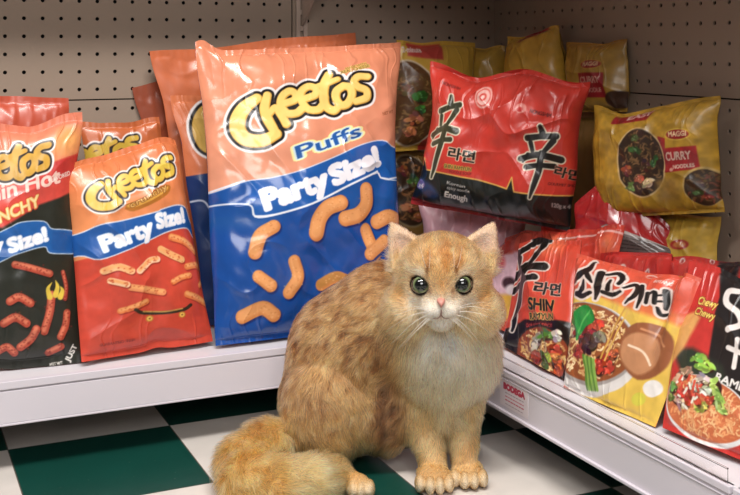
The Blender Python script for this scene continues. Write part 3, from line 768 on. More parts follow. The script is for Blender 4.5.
def art_maggi_small(P):
    P.c[:] = np.array((172,130,42))/255.; P.ell(594,65,10.5,4.8,(208,160,50),-3); P.ell(594,65,9.4,4,(160,30,34),-3); P.text('MAGGI', (587,67),(601,66),4,[(.3,(226,190,140))])
    P.poly([(583,74),(606,73),(608,98),(584,98)], (160,34,38)); P.text('CURRY', (585,84),(604,83),6.5,[(.4,(206,150,130))]); P.text('NOODLE', (588,93),(604,92),4,[(.2,(206,150,130))])
    P.poly([(556,40),(636,36),(636,46),(556,50)], (170,120,36), soft=2); P.ell(616,100,10,9,(70,44,30)); P.mottled(.12, 8, 8)
def art_maggi_mid(P):
    P.c[:] = np.array((196,150,44))/255.; P.poly([(525,18),(548,18),(550,32),(526,40)], (150,26,30), soft=1.5); P.ell(536,84,14,8,(80,40,24),0,soft=2); P.mottled(.1, 8, 8)
def art_maggi_low(P):
    P.c[:] = np.array((190,150,46))/255.; P.ell(686,244,9,5,(170,40,36),0); P.ell(686,244,6,3,(200,120,60),0); P.mottled(.12, 8, 8)
def art_red_label(P):
    P.c[:] = np.array((176,32,34))/255.; P.poly([(605,221),(673,220),(676,258),(608,262)], (110,96,92), soft=.8); P.poly([(605,221),(673,220),(673,224),(606,225)], (170,156,150), soft=.5)
    g = np.random.default_rng(4)
    for k in range(7):
        x = 609
        while x < 668:
            w = g.uniform(2, 7); P.stroke([(x,229+k*4.6),(min(x+w,670),228.8+k*4.6)], .55, (60,50,48), soft=.4); x += w+1.8
    P.mottled(.1, 8, 8)
def art_lavender(P):
    P.c[:] = np.array((214,160,172))/255.; P.poly([(380,190),(600,190),(600,208),(470,206),(416,196),(400,200)], (170,30,40), soft=1); P.mottled(.08, 8, 2)
def food(P, cx, cy, rx, ry, ang, seed, **k): noodles(P, cx, cy, rx, ry, ang, seed, **k)
def art_shin(P):
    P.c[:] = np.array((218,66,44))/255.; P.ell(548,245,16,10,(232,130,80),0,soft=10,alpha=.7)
    P.poly([(480,352),(508,330),(528,322),(566,324),(600,330),(600,420),(480,420)], (30,22,20), soft=1)
    hanja(P, affine3([(0,90),(96,92),(38,196)], [(505,283),(547,270),(513,332)]), (26,22,20), (222,206,196))
    P.poly([(523,274),(546,270),(548,282),(530,298)], (218,66,44), alpha=0)
    P.text('라면', (540,297), (564,299), 10, [(1.1,(222,200,180)),(.6,(20,16,16))]); P.text('SHIN', (534,313), (557,315), 11, [(1.1,(214,176,90)),(.7,(20,16,14))], soft=.3)
    P.text('RAMYUN', (533,322), (557,323), 6, [(1.0,(206,170,90)),(.2,(30,22,16))]); P.poly([(527,324),(556,325),(556,331),(527,330)], (70,16,20)); P.text('GOURMET SPICY', (528,329), (555,330), 3.2, [(.1,(214,70,60))])
    food(P, 542, 354, 27, 24, 20, 51, n=150, base=(150,62,34), bowl=(2,(46,34,30)), cols=((226,176,100),(240,206,140),(206,140,80)))
    blobs(P, [(537,343,9,5,-50,(224,214,196)),(550,338,9,5,0,(96,150,50)),(559,338,5,6,20,(224,218,200)),(533,356,8,7,0,(176,52,34)),(548,357,6,4,40,(176,200,60)),(543,360,3,9,-10,(70,80,40)),(556,366,7,9,-20,(214,84,44)),(557,352,6,6,0,(196,60,40)),(526,362,5,4,0,(226,160,80)),(556,358,4,3,0,(230,130,60))])
    P.mottled(.06, 8, 6)
def art_pink(P):
    P.c[:] = np.array((222,178,190))/255.; P.poly([(480,236),(560,232),(560,250),(500,262),(480,262)], (216,84,66), soft=2)
    P.poly(spline([(492,246),(508,244),(512,256),(500,262)],3,True), (206,60,44)); P.ell(504,268,4,6,(216,90,90),soft=2)
    P.poly([(500,300),(520,300),(520,350),(498,350)], (228,170,60), soft=2); P.poly([(498,322),(524,322),(524,360),(494,360)], (206,70,50), soft=2); P.poly([(490,336),(524,340),(524,380),(490,380)], (40,34,34), soft=1.5); P.mottled(.1, 7, 3)
    P.ell(511,290,7,6,(70,44,50),20,soft=1.5); P.ell(513,296,6,5,(226,206,210),0,soft=1.2)
def brush(P, pts, r, k=1): return (np.array(pts, float), np.array(r, float))
def art_beef(P):
    P.c[:] = np.array((224,82,56))/255.
    P.poly([(540,312),(575,300),(620,312),(650,322),(690,338),(700,360),(650,440),(600,440)], (228,186,70), soft=2.5)
    P.poly([(540,306),(590,300),(612,312),(640,325),(668,334),(690,344),(690,330),(640,312),(600,300)], (226,110,60), soft=3)
    # bowl of noodles
    P.ell(594,357,52,40,(216,210,206),24); P.ell(593,353,49,36,(160,150,146),24); food(P, 593, 352, 47.5, 34, 24, 61, n=320, base=(150,76,36), cols=((228,186,118),(240,212,160),(206,150,92)))
    blobs(P, [(575,342,9,7,0,(228,206,160)),(590,345,12,10,10,(150,40,34)),(594,356,10,9,0,(60,30,26)),(604,350,8,6,40,(120,110,96)),(600,338,8,6,0,(206,66,40)),(584,362,7,6,0,(160,50,38)),(607,372,7,6,20,(206,52,34)),(613,378,7,6,0,(214,60,40)),(604,380,6,5,0,(190,44,30)),(618,368,5,5,0,(206,90,50))])
    for k in range(6): P.stroke([(588+k*2.2,366+k),(590+k*2,378+k*1.6),(589+k*2.4,392+k*.5)], 1.3, ((88,136,44),(132,176,70))[k % 2])
    P.poly(spline([(580,322),(590,318),(597,324),(598,334),(590,340),(584,348),(579,352),(578,340),(572,332)],3,True), (28,140,52)); P.stroke([(580,350),(586,336),(594,324)], .8, (80,180,80)); 
    # chopsticks and a slab of beef at the right side
    P.stroke([(629,322),(606,370)], .9, (206,150,60),sm=False); P.stroke([(633,324),(610,372)], .8, (226,176,80),sm=False)
    # (a drawn figure on the real print is left out: warm plain panel)
    P.poly(spline([(628,350),(642,338),(664,340),(676,352),(672,372),(662,386),(640,390),(626,374)],4,True), (150,84,48), soft=.8)
    P.poly(spline([(628,356),(640,348),(656,352),(664,366),(656,380),(640,386),(627,374)],4,True), (196,132,88), soft=1.2); P.stroke([(634,360),(646,366),(652,378)], 1.1, (236,206,176)); P.stroke([(646,344),(660,350),(668,362)], 1.2, (196,128,84)); P.ell(654,398,9,7,(232,226,220)); P.ell(640,405,7,5,(210,200,60))
    # brush lettering
    S_ = [([(594,264),(592,274),(584,282),(577,290)], [1.4,3.2,4,3.4]), ([(588,276),(592,285),(596,292)], [2,2.8,1.2]), ([(588,290),(586,300),(580,306)], [1.2,2.6,2]), ([(580,305),(586,308),(594,304)], [3,3,2]), ([(604,279),(602,296),(599,311)], [3.8,4.2,1.4]),
          ([(609,281),(620,277),(625,284),(622,292)], [1.4,2.8,3.2,2]), ([(614,288),(611,300)], [1.4,2.6]), ([(606,303),(616,306),(624,302)], [2.2,2.8,1.6]),
          ([(627,297),(637,291),(641,296),(638,306),(629,316)], [1.2,2.6,3.2,3,1]), ([(645,292),(645,306),(641,321)], [2.6,3,1]),
          ([(652,303),(650,315)], [2.6,2]), ([(652,304),(659,302),(658,315)], [1.4,2.6,2.2]), ([(660,306),(665,305)], [1.2,1.2]), ([(660,313),(664,312)], [1.2,1.2]), ([(668,299),(667,312),(665,320)], [2.4,2.6,1.6]), ([(660,320),(661,327),(668,325)], [1.4,2,1.4])]
    for p, r in S_: P.stroke(p, r, (226,206,196), grow=2.4)
    for p, r in S_: P.stroke(p, np.array(r)*.95, (24,20,20))
    P.text('SAMYANG', (656,286),(672,292), 4.5, [(.3,(240,200,190))]); P.ell(651,276,6,3.2,(236,190,176),14); P.ell(651,276.4,4.6,2,(216,70,50),14)
    P.mottled(.06, 8, 6)
def art_chewy(P):
    P.c[:] = np.array((206,48,42))/255.
    P.poly([(718,255),(740,262),(790,280),(790,480),(730,430),(716,360),(724,300)], (34,28,28), soft=1)
    P.poly([(676,352),(700,352),(730,370),(740,400),(700,400)], (44,52,40), soft=3); P.ell(693,388,28,46,(120,40,30),-50,soft=2,alpha=0)
    P.poly([(676,318),(700,314),(706,322),(690,352),(668,372)], (226,160,84), soft=2)
    P.text('Chewy', (701,306), (722,312), 7.5, [(1.0,(120,30,20)),(.4,(238,206,90))], slant=.1); P.text('Chewy', (698,316), (720,324), 7.5, [(1.0,(120,30,20)),(.4,(238,206,90))], slant=.1)
    P.stroke([(745,292),(733,294),(732,306),(744,316),(748,328),(736,334)], 3.2, (236,226,220)); P.stroke([(736,352),(754,360)], 2.6, (236,226,220)); P.stroke([(746,344),(742,372)], 2.4, (236,226,220))
    P.text('RAMEN', (722,384), (760,400), 8, [(.5,(232,226,220))]); P.text('수', (728,405),(748,412), 10, [(.5,(232,226,220))])
    P.ell(712,414,50,32,(226,226,224),24); food(P, 711, 412, 47.5, 29.5, 24, 71, n=330, base=(206,104,60), cols=((236,160,100),(240,190,130),(220,120,70)), L=11)
    g = np.random.default_rng(5)
    L_ = [(689,378,11,6,-25,(206,160,130)),(710,384,8,7,0,(214,190,170)),(684,404,12,5,25,(214,180,150)),(712,370,11,7,10,(150,190,70)),(706,362,8,5,0,(120,176,60)),(722,392,8,10,0,(170,200,90)),(700,392,9,5,10,(226,226,206)),(714,396,7,5,30,(224,226,196)),(676,390,7,6,0,(110,160,70)),(723,402,9,7,60,(150,196,80)),(708,410,8,5,-20,(190,200,80)),(672,398,5,4,0,(120,150,60)),(694,400,5,9,20,(214,60,44)),(702,402,4,10,-20,(220,70,50)),(686,396,6,5,0,(206,56,44)),(716,404,5,4,0,(216,70,50)),(728,412,9,4,50,(170,200,100))]
    blobs(P, L_)
    for k in range(22):
        x, y = 696+g.normal(0,9), 394+g.normal(0,8); P.stroke([(x,y),(x+g.uniform(-5,5),y+g.uniform(-6,6))], 1.2, (222,72,52) if k % 3 else (236,232,214))
    P.mottled(.06, 8, 6)
def art_red_row(P):
    P.c[:] = np.array((196,44,38))/255.
    for x, y in ((681,264),(709,263),(650,272),(625,268)): P.ell(x, y, 2.6, 3.4, (226,200,190)); P.ell(x, y+.6, 1.4, 2.2, (150,30,30))
    P.poly([(716,262),(740,262),(740,290),(712,290)], (30,24,26), soft=2); P.mottled(.1, 8, 6)
def art_red_crumple(P):
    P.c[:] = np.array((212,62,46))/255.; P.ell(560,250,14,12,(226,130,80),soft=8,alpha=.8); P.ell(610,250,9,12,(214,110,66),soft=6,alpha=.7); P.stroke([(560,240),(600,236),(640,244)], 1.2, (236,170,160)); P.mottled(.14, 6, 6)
# ---- the corner
NP = 'noodle pack'
bag('noodle_pack', ((396,42),(474,44),(474,146),(390,152)), art_curry_corner, 'yellow noodle pack with a bowl picture, upright right beside the big puffs bag', NP, T=.09, lean=4, depth=(dY(390,2.24),dY(474,2.27)), res=.0016, seed=21, seal=.04, pinch=.02)
bag('noodle_pack', ((388,150),(456,150),(456,None),(386,None)), art_curry_low, 'dark brown noodle pack with a bowl picture, squeezed under the yellow upright one', NP, T=.07, lean=3, depth=(dY(386,2.24),dY(456,2.27)), res=.002, seed=22, pinch=.01)
def folds_multi(U, V, W, Hh): return -.012*np.exp(-((U-.56)/.10)**2)*smooth01((V-.5)*2.2) + .006*np.sin(U*9+V*3)*V
bag('noodle_pack', ((430,68),(590,78),(571,232),(414,204)), art_shin_multi, 'large red and black noodle multipack with two big black brush characters', NP, T=.14, lean=4, depth=(2.27,2.14), res=.00125, seed=23, seal=.03, pinch=.02, material=M_FILM, folds=folds_multi, crinkle=2.1, bulge=3.5, wob=.009, slide=1)
bag('noodle_pack', ((420,200),(528,216),(528,None),(416,None)), art_lavender, 'pink and red noodle pack lying under the large red multipack', NP, T=.07, lean=2, depth=(2.37,2.33), res=.002, seed=24, crinkle=1.3)
bag('noodle_pack', ((507,36),(561,29),(572,112),(504,112)), art_maggi_mid, 'crumpled yellow noodle pack showing behind the top of the red multipack', NP, T=.09, lean=4, depth=(2.52,2.36), res=.002, seed=25, crinkle=1.6)
bag('noodle_pack', ((450,44),(506,48),(506,120),(452,120)), art_maggi_mid, 'yellow noodle pack deep in the corner between the two upright yellow packs', NP, T=.06, lean=2, depth=(2.72,2.66), res=.003, seed=26, crinkle=1.2)
bag('noodle_pack', ((567,42),(627,39),(630,112),(570,112)), art_maggi_small, 'small yellow curry noodle pack high up against the right pegboard', NP, T=.07, lean=3, depth=(2.36,2.22), res=.0016, seed=27, crinkle=1.5, slide=9)
bag('noodle_pack', ((592,112),(716,94),(724,212),(598,218)), art_maggi, 'large yellow curry noodle multipack leaning on the right pegboard', NP, T=.09, lean=3, depth=(2.12,1.92), res=.0014, seed=28, slide=7, wob=.010, seal=.03, crinkle=1.4, bulge=3.2)
bag('noodle_pack', ((560,112),(632,112),(632,None),(560,None)), art_curry_low, 'tall dark yellow noodle pack wedged between the red multipack and the large curry multipack', NP, T=.05, lean=2, depth=(2.40,2.22), res=.003, seed=29)
bag('noodle_pack', ((612,211),(719,215),(719,None),(612,None)), art_maggi_low, 'small yellow noodle pack under the large curry multipack by the pegboard', NP, T=.06, lean=3, depth=(2.14,1.95), res=.002, seed=30, crinkle=1.3)
def peak(P, U, V):
    k = -.085*np.abs(U-.40)/.5*smooth01((V-.5)/.5); return P + UP*k[..., None]
bag('noodle_pack', ((572,170),(672,176),(680,None),(572,None)), art_red_label, 'dark red noodle pack with a grey ingredients label and a peaked top', NP, T=.05, lean=4, depth=(2.11,1.99), res=.0016, seed=31, post=peak, crinkle=1.3, material=M_GLOSS)
# ---- packs standing along the right shelf, back ones first
bag('noodle_pack', ((600,254),(672,256),(664,None),(584,None)), art_red_row, 'red noodle pack standing directly behind the beef noodle pack', NP, T=.03, lean=9, depth=(dX(584,1.20),dX(664,1.20)), res=.002, seed=33)
bag('noodle_pack', ((664,257),(770,266),(750,None),(668,None)), art_red_row, 'red noodle pack with black edge standing behind the packs at the shelf end', NP, T=.03, lean=9, depth=(dX(668,1.20),dX(750,1.20)), res=.002, seed=34)
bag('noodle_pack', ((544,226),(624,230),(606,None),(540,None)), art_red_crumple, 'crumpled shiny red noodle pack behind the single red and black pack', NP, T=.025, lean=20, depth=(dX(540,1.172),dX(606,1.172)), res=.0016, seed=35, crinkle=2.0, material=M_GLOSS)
bag('noodle_pack', ((486,236),(548,234),(532,None),(482,None)), art_pink, 'pink noodle pack partly covered by the single red and black pack', NP, T=.02, lean=24, depth=(dX(482,1.162),dX(532,1.162)), res=.0016, seed=36, crinkle=1.6, material=M_GLOSS)
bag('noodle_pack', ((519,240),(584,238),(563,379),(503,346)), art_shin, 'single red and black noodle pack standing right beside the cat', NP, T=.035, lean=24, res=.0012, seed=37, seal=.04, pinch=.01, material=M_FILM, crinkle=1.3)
def folds_beef(U, V, W, Hh): return .018*np.exp(-((U-.93)/.06)**2)*smooth01((V-.2)*2) - .010*np.exp(-((U-.82)/.04)**2)*smooth01((V-.3)*2)
bag('noodle_pack', ((688,262),(790,292),(765,470),(663,428)), art_chewy, 'red and black noodle pack with a picture of salad topped noodles at the shelf end', NP, T=.035, lean=27, shift=-.008, res=.0012, seed=38, seal=.03, pinch=.01, material=M_FILM)
bag('noodle_pack', ((577,255),(706,282),(657,428),(560,386)), art_beef, 'orange red beef noodle pack with black brush lettering at the front of the shelf', NP, T=.035, lean=24, res=.0011, seed=39, seal=.03, pinch=.0, material=M_FILM, folds=folds_beef, shift=.012)
# ================================================================ the cat
# worked out in a frame of its own: a = to the side, b = depth, c = height (metres)
def cf(px, py, d): return np.array([(px-CX)*d/F, d, H-(py-HY)*d/F])
def cfz(px, py, z):
    d = (H-z)*F/(py-HY); return np.array([(px-CX)*d/F, d, z])
def to_world(q): q = np.asarray(q, float); return q[..., 0:1]*RT+q[..., 1:2]*AX+q[..., 2:3]*UP
PX = 1.82/F
HC = cf(443, 280, 1.82)
# primitives: (kind, data, region, flow) region: 0 head 1 body 2 chest 3 leg 4 tail 5 thigh 6 foot
prims = []
def ell(c, r, reg, rot=0): prims.append(('e', np.array(c, float), np.array(r, float), reg, rot))
def cap(a, b, ra, rb, reg): prims.append(('c', np.array(a, float), np.array(b, float), (ra, rb), reg))
def chain(pts, rs, reg):
    for k in range(len(pts)-1): cap(pts[k], pts[k+1], rs[k], rs[k+1], reg)
ell(cf(441.8,277,1.83), (47*PX, .082, 43*PX), 0)
ell(cf(407,309,1.815), (24*PX, .045, 23*PX), 0); ell(cf(477,309,1.815), (24*PX, .045, 23*PX), 0)
ell(cf(433,309,1.762), (12*PX, .022, 9*PX), 0); ell(cf(450,309,1.762), (12*PX, .022, 9*PX), 0)
ell(cf(441,321,1.772), (12*PX, .022, 8*PX), 0)
ell(cf(441.5,293,1.772), (6.5*PX, .026, 15*PX), 0)
ell(cf(441,262,1.80), (34*PX, .055, 24*PX), 0)
ell(cf(443,338,1.86), (50*PX, .068, 32*PX), 2)
ell(cf(445,362,1.88), (50*PX, .066, 36*PX), 2)
ell(cf(443,400,1.905), (33*PX, .052, 32*PX), 2)
chain([cf(421,392,1.90), cf(428,440,1.875), cf(434,470,1.852)], [21*PX, 14.3*PX, 13*PX], 3)
chain([cf(466,392,1.90), cf(463,440,1.88), cf(465,468,1.862)], [20*PX, 13.6*PX, 12.5*PX], 3)
ell(cfz(433,474,.021), (16.5*PX, .026, .019), 6); ell(cfz(467,469,.020), (16*PX, .026, .018), 6)
TOES = []
def toes(px, py, z, n, sp, r, fwd=.020, arc=.006):
    for k in range(n):
        o = (k-(n-1)/2)
        c = cfz(px+o*sp, py, z); c[1] -= fwd-arc*abs(o)**1.5*.6; c[2] = z-.003
        ell(c, (r, .018, .0140), 6); TOES.append(c+[0,-.008,0])
toes(434, 478, .019, 4, 9.6, .0088, fwd=.024, arc=.009); toes(468, 473, .019, 4, 9.2, .0086, fwd=.024, arc=.009)
chain([cf(428,322,1.90), cf(388,322,1.94), cf(352,350,1.965), cf(336,398,1.97)], [46*PX, 56*PX, 60*PX, 58*PX], 1)
ell(cf(330,405,1.900), (46*PX, .07, 57*PX), 5)
ell(cf(385,405,1.92), (34*PX, .06, 48*PX), 1)
chain([cfz(340,478,.022), cfz(360,484,.019)], [.020, .016], 6); toes(361, 484, .019, 3, 8.2, .0095, fwd=.014)
TAIL = [cfz(300,437,.050), cfz(268,450,.047), cfz(248,464,.046), cfz(252,482,.043), cfz(282,488,.042), cfz(310,484,.038), cfz(331,475,.030)]
chain(TAIL, [.040, .041, .040, .039, .038, .033, .024], 4)
EARS = [((391,223), (411,259), 1), ((494,223), (476,258), -1)]
def sd_prim(p, Q):
    if p[0] == 'e':
        k = (Q-p[1])/p[2]; n = np.sqrt((k**2).sum(-1)); g_ = np.sqrt(((k/p[2])**2).sum(-1))+1e-9
        return n*(n-1)/g_
    a, b, (ra, rb) = p[1], p[2], p[3]
    e = b-a; w = Q-a; t = np.clip((w@e)/(e@e), 0, 1); q = w-t[..., None]*e
    return np.sqrt((q**2).sum(-1))-(ra*(1-t)+rb*t)
def smin(a, b, k):
    h_ = np.clip(.5+.5*(b-a)/k, 0, 1); return b*(1-h_)+a*h_-k*h_*(1-h_)
def ear_sd(Q, e, grow=0):
    (tx, ty), (bx, by), s_ = e
    tip = cf(tx, ty, 1.838); base = cf(bx, by, 1.832)
    sc = np.array([1, 2.1, 1.0]); a = base; q = (Q-a)*sc; ax = (tip-a)*sc
    L = ax@ax; t = (q@ax)/L; tt = np.clip(t, 0, 1)
    w = q-tt[..., None]*ax
    return np.sqrt((w**2).sum(-1))-((.040+grow)*(1-tt)**.8+.0022*tt)
EYES = [cf(421.2,284.5,1.7675), cf(462.0,283.8,1.7640)]; ER = .0166
K_ = .022
def body_sd(Q):
    d = None
    for p in prims:
        v = sd_prim(p, Q); k = {0: .016, 1: .035, 2: .035, 3: .010, 4: .014, 5: .007, 6: .0018}[p[-2] if p[0] == 'e' else p[-1]]
        d = v if d is None else smin(d, v, k)
    for e in EARS:
        o = ear_sd(Q, e); (tx, ty), (bx, by), s_ = e
        Qf = Q+np.array([0, .0135, 0]); inn = ear_sd(Qf-np.array([0, 0, -.004]), e, -.006)
        o = np.maximum(o, -inn)
        d = smin(d, o, .006)
    for E_ in EYES:
        s_ = np.sqrt((((Q-E_)/np.array([1, 1, .93]))**2).sum(-1))-(ER*.985)
        d = np.maximum(d, -s_)
    # mouth line and nose groove
    return d
def surface_nets(fn, lo, hi, h):
    n = [int(math.ceil((hi[k]-lo[k])/h))+1 for k in range(3)]
    xs = [lo[k]+h*np.arange(n[k]) for k in range(3)]
    D = np.empty(n, np.float32)
    for i in range(0, n[0], 16):
        G = np.stack(np.meshgrid(xs[0][i:i+16], xs[1], xs[2], indexing='ij'), -1); D[i:i+16] = fn(G)
    S = D < 0
    corners = [(i, j, k) for i in (0, 1) for j in (0, 1) for k in (0, 1)]
    sl = lambda A, c: A[c[0]:n[0]-1+c[0], c[1]:n[1]-1+c[1], c[2]:n[2]-1+c[2]]
    cnt = sum(sl(S, c).astype(np.int8) for c in corners)
    act = (cnt > 0) & (cnt < 8)
    idx = -np.ones(act.shape, np.int64); ai = np.argwhere(act); idx[act] = np.arange(len(ai))
    P = np.zeros((len(ai), 3)); N = np.zeros(len(ai))
    for a in corners:
        for ax in range(3):
            if a[ax] == 1: continue
            b = list(a); b[ax] = 1; b = tuple(b)
            da = sl(D, a)[act]; db = sl(D, b)[act]; cr = (da < 0) != (db < 0)
            t = np.where(cr, da/(da-db+1e-12), 0)
            q = np.array(a, float)[None]+np.zeros((len(ai), 3)); q[:, ax] = t
            P[cr] += q[cr]; N[cr] += 1
    V = (ai+P/N[:, None])*h+np.array(lo)
    quads = []
    for ax in range(3):
        o1, o2 = [(1, 2), (2, 0), (0, 1)][ax]
        A = S; B = np.roll(S, -1, ax); ch = A != B
        s_ = [slice(1, n[k]-1) for k in range(3)]; s_[ax] = slice(0, n[ax]-1)
        m = np.zeros_like(ch); m[tuple(s_)] = ch[tuple(s_)]
        e = np.argwhere(m)
        def nb(d1, d2):
            q = e.copy(); q[:, o1] -= d1; q[:, o2] -= d2; return idx[q[:, 0], q[:, 1], q[:, 2]]
        q = np.stack([nb(0, 0), nb(1, 0), nb(1, 1), nb(0, 1)], 1)
        pos = S[e[:, 0], e[:, 1], e[:, 2]]
        q[~pos] = q[~pos][:, ::-1]
        quads.append(q)
    Qd = np.concatenate(quads); Qd = Qd[(Qd >= 0).all(1)]
    return V, Qd
def grad(Q, e=.0015):
    g_ = np.stack([body_sd(Q+np.eye(3)[k]*e)-body_sd(Q-np.eye(3)[k]*e) for k in range(3)], -1)
    return g_/(np.linalg.norm(g_, axis=-1, keepdims=True)+1e-9)
lo = np.array([-.28, 1.62, .0005]); hi = np.array([.28, 2.12, .62])
CV, CQ = surface_nets(body_sd, (-.275, 1.655, -.004), (.245, 2.10, .60), .0032)
CV[:, 2] = np.maximum(CV[:, 2], .001)
# weights of the parts, directions of the coat and colours
def gauss(Q, c, r): return np.exp(-(((Q-c)/r)**2).sum(-1))
def region_w(Q):
    W = np.zeros(Q.shape[:-1]+(7,))
    for p in prims:
        reg = p[-2] if p[0] == 'e' else p[-1]
        v = sd_prim(p, Q); W[..., reg] = np.maximum(W[..., reg], np.exp(-np.maximum(v, -.004)/.008))
    for e in EARS: W[..., 0] = np.maximum(W[..., 0], np.exp(-np.maximum(ear_sd(Q, e), -.004)/.006)*1.3)
    return W/(W.sum(-1, keepdims=True)+1e-9)
NOSE = cf(441, 302, 1.745)
def flow(Q, W):
    f = np.zeros(Q.shape)
    v0 = Q-NOSE-np.array([0, -.02, 0]); v0 = v0/(np.linalg.norm(v0, axis=-1, keepdims=True)+1e-6)
    v0 = v0+np.array([0, .3, -.15])
    f += W[..., 0:1]*v0
    v1 = np.array([-.75, .1, -.75]); f += W[..., 1:2]*v1
    v2 = np.stack([(Q[..., 0]-.125)*3, 0*Q[..., 0], -1+0*Q[..., 0]], -1); f += W[..., 2:3]*v2
    f += W[..., 3:4]*np.array([0, .1, -1]); f += W[..., 5:6]*np.array([.25, 0, -1.0]); f += W[..., 6:7]*np.array([0, -.9, -.35])
    best = np.full(Q.shape[:-1], 1e9); tv = np.zeros(Q.shape)
    for k in range(len(TAIL)-1):
        a, b = TAIL[k], TAIL[k+1]; e = b-a; t = np.clip(((Q-a)@e)/(e@e), 0, 1); d = np.linalg.norm(Q-a-t[..., None]*e, axis=-1)
        m = d < best; best = np.where(m, d, best); tv = np.where(m[..., None], e/np.linalg.norm(e), tv)
    f += W[..., 4:5]*(tv+np.array([0, 0, -.15]))
    return f
def mixc(c, a, col): a = np.clip(a, 0, 1)[..., None]; return c*(1-a)+np.array(col, float)*a
def coat(Q, W, N, jit=0):
    x, y, z = Q[..., 0], Q[..., 1], Q[..., 2]
    GOLD = (218,180,134); DK = (150,114,76); DK2 = (104,76,50); CREAM = (255,230,196); WHITE = (255,246,230); TAN = (236,196,142)
    c = np.zeros(Q.shape)+np.array(GOLD, float)
    sx_ = x*.75+z*.66; sz_ = z*.75-x*.66
    n1 = noise3(sz_/.009, y/.03, sx_/.022, 3); n2 = noise3(sz_/.0040, y/.010, sx_/.008, 8); n3 = noise3(x/.05, y/.05, z/.05, 12)
    back = W[..., 1]+.75*W[..., 5]
    c = mixc(c, back*(.40+.3*n1+1.1*n2+.25*n3), DK); c = mixc(c, back*(n1*.3+n2*1.0-.22)*1.2, DK2)
    # spine and top of the back darker, thigh front lighter
    c = mixc(c, back*smooth01((z-.22)/.16)*.35*(1+n1), DK)
    c = mixc(c, W[..., 5]*gauss(Q, cf(352,420,1.85), (.03,.08,.06))*.7, (214,176,128))
    # thigh edge: dark crease shade put into the coat colour
    c = mixc(c, back*gauss(Q, cf(383,425,1.87), (.008,.08,.055))*1.0, DK2)
    # belly behind the front legs is dark brown
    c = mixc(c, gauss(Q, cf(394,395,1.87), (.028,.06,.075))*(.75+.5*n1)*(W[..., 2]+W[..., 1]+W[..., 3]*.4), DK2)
    # chest
    ch = W[..., 2]
    c = mixc(c, ch*smooth01(.5+(x-.055)/.05)*.95, (246,216,176)); c = mixc(c, ch*gauss(Q, cf(446,352,1.82), (.065,.09,.055))*1.0, CREAM)
    c = mixc(c, ch*gauss(Q, cf(444,335,1.80), (.05,.09,.03))*.9, WHITE)
    c = mixc(c, ch*gauss(Q, cf(400,335,1.86), (.02,.06,.05))*.6, (186,140,92))
    # legs and paws
    c = mixc(c, W[..., 3]*.9, (240,204,154)); c = mixc(c, W[..., 3]*(n1*.5+.05), (180,132,84)); c = mixc(c, W[..., 6]*.9, (236,194,138))
    tc_ = sum(gauss(Q, t_, (.0062,.012,.011)) for t_ in TOES)
    c = mixc(c, W[..., 6]*.55, (196,146,92)); c = mixc(c, W[..., 6]*np.clip(tc_*1.5, 0, 1), (252,232,200))
    # tail; darker shading put into the colour on top near the body
    c = mixc(c, W[..., 4]*.9, (244,206,152)); c = mixc(c, W[..., 4]*(.15+.5*n2+.3*n3), (176,128,78)); c = mixc(c, W[..., 4]*gauss(Q, TAIL[1]+[-.01,0,.04], (.04,.05,.03))*.35, (150,114,76))
    # head
    hd = W[..., 0]
    c = mixc(c, hd*.95, (236,200,156))
    stripes = np.cos((x-HC[0])/.0042)*.5+.5
    c = mixc(c, hd*gauss(Q, cf(443,252,1.78), (.050,.08,.030))*(.35+.5*stripes+.3*n2), (172,116,64))
    c = mixc(c, hd*gauss(Q, cf(441,286,1.75), (.012,.05,.018))*.7, (196,146,96))
    for ex, sx in ((421, -1), (462, 1)):
        c = mixc(c, hd*gauss(Q, cf(ex+sx*1, 271, 1.765), (.013,.03,.007))*1.0, (252,232,204))
        c = mixc(c, hd*gauss(Q, cf(ex+sx*4, 300, 1.77), (.022,.04,.008))*.9, (252,232,206))
        c = mixc(c, hd*gauss(Q, cf(ex-sx*6, 268, 1.76), (.0030,.03,.012))*.9, (118,80,50))
        c = mixc(c, hd*gauss(Q, cf(ex+sx*21, 296, 1.79), (.011,.05,.012))*.8, (190,132,78))
        c = mixc(c, hd*gauss(Q, cf(ex+sx*26, 315, 1.80), (.022,.05,.016))*.4, (196,150,104))
        c = mixc(c, hd*gauss(Q, cf(ex-sx*9, 292, 1.75), (.0035,.02,.008))*.7, (150,100,66))
    c = mixc(c, hd*gauss(Q, cf(441,308,1.74), (.052,.06,.022))*.95, (252,234,210)); c = mixc(c, hd*gauss(Q, cf(441,313,1.74), (.035,.05,.015))*1.2, WHITE); c = mixc(c, hd*gauss(Q, cf(441,325,1.75), (.03,.05,.012))*1.0, WHITE)
    c = mixc(c, gauss(Q, cf(441,317,1.738), (.002,.02,.0055))*.6, (150,100,80))
    for e in EARS:
        (tx, ty), (bx, by), s_ = e
        ew = gauss(Q, cf((tx+bx)/2, (ty+by)/2, 1.835), (.026,.03,.028))*smooth01((Q[..., 2]-(H-(258-HY)*1.82/F))/.01)
        c = mixc(c, ew*smooth01(-N[..., 1]*1.5+.2)*.95, (240,206,188)); c = mixc(c, ew*smooth01(N[..., 1]+.2)*.8, (190,140,92))
    if not isinstance(jit, int): c = c*(1+jit[..., None])
    return np.clip(c, 0, 255)
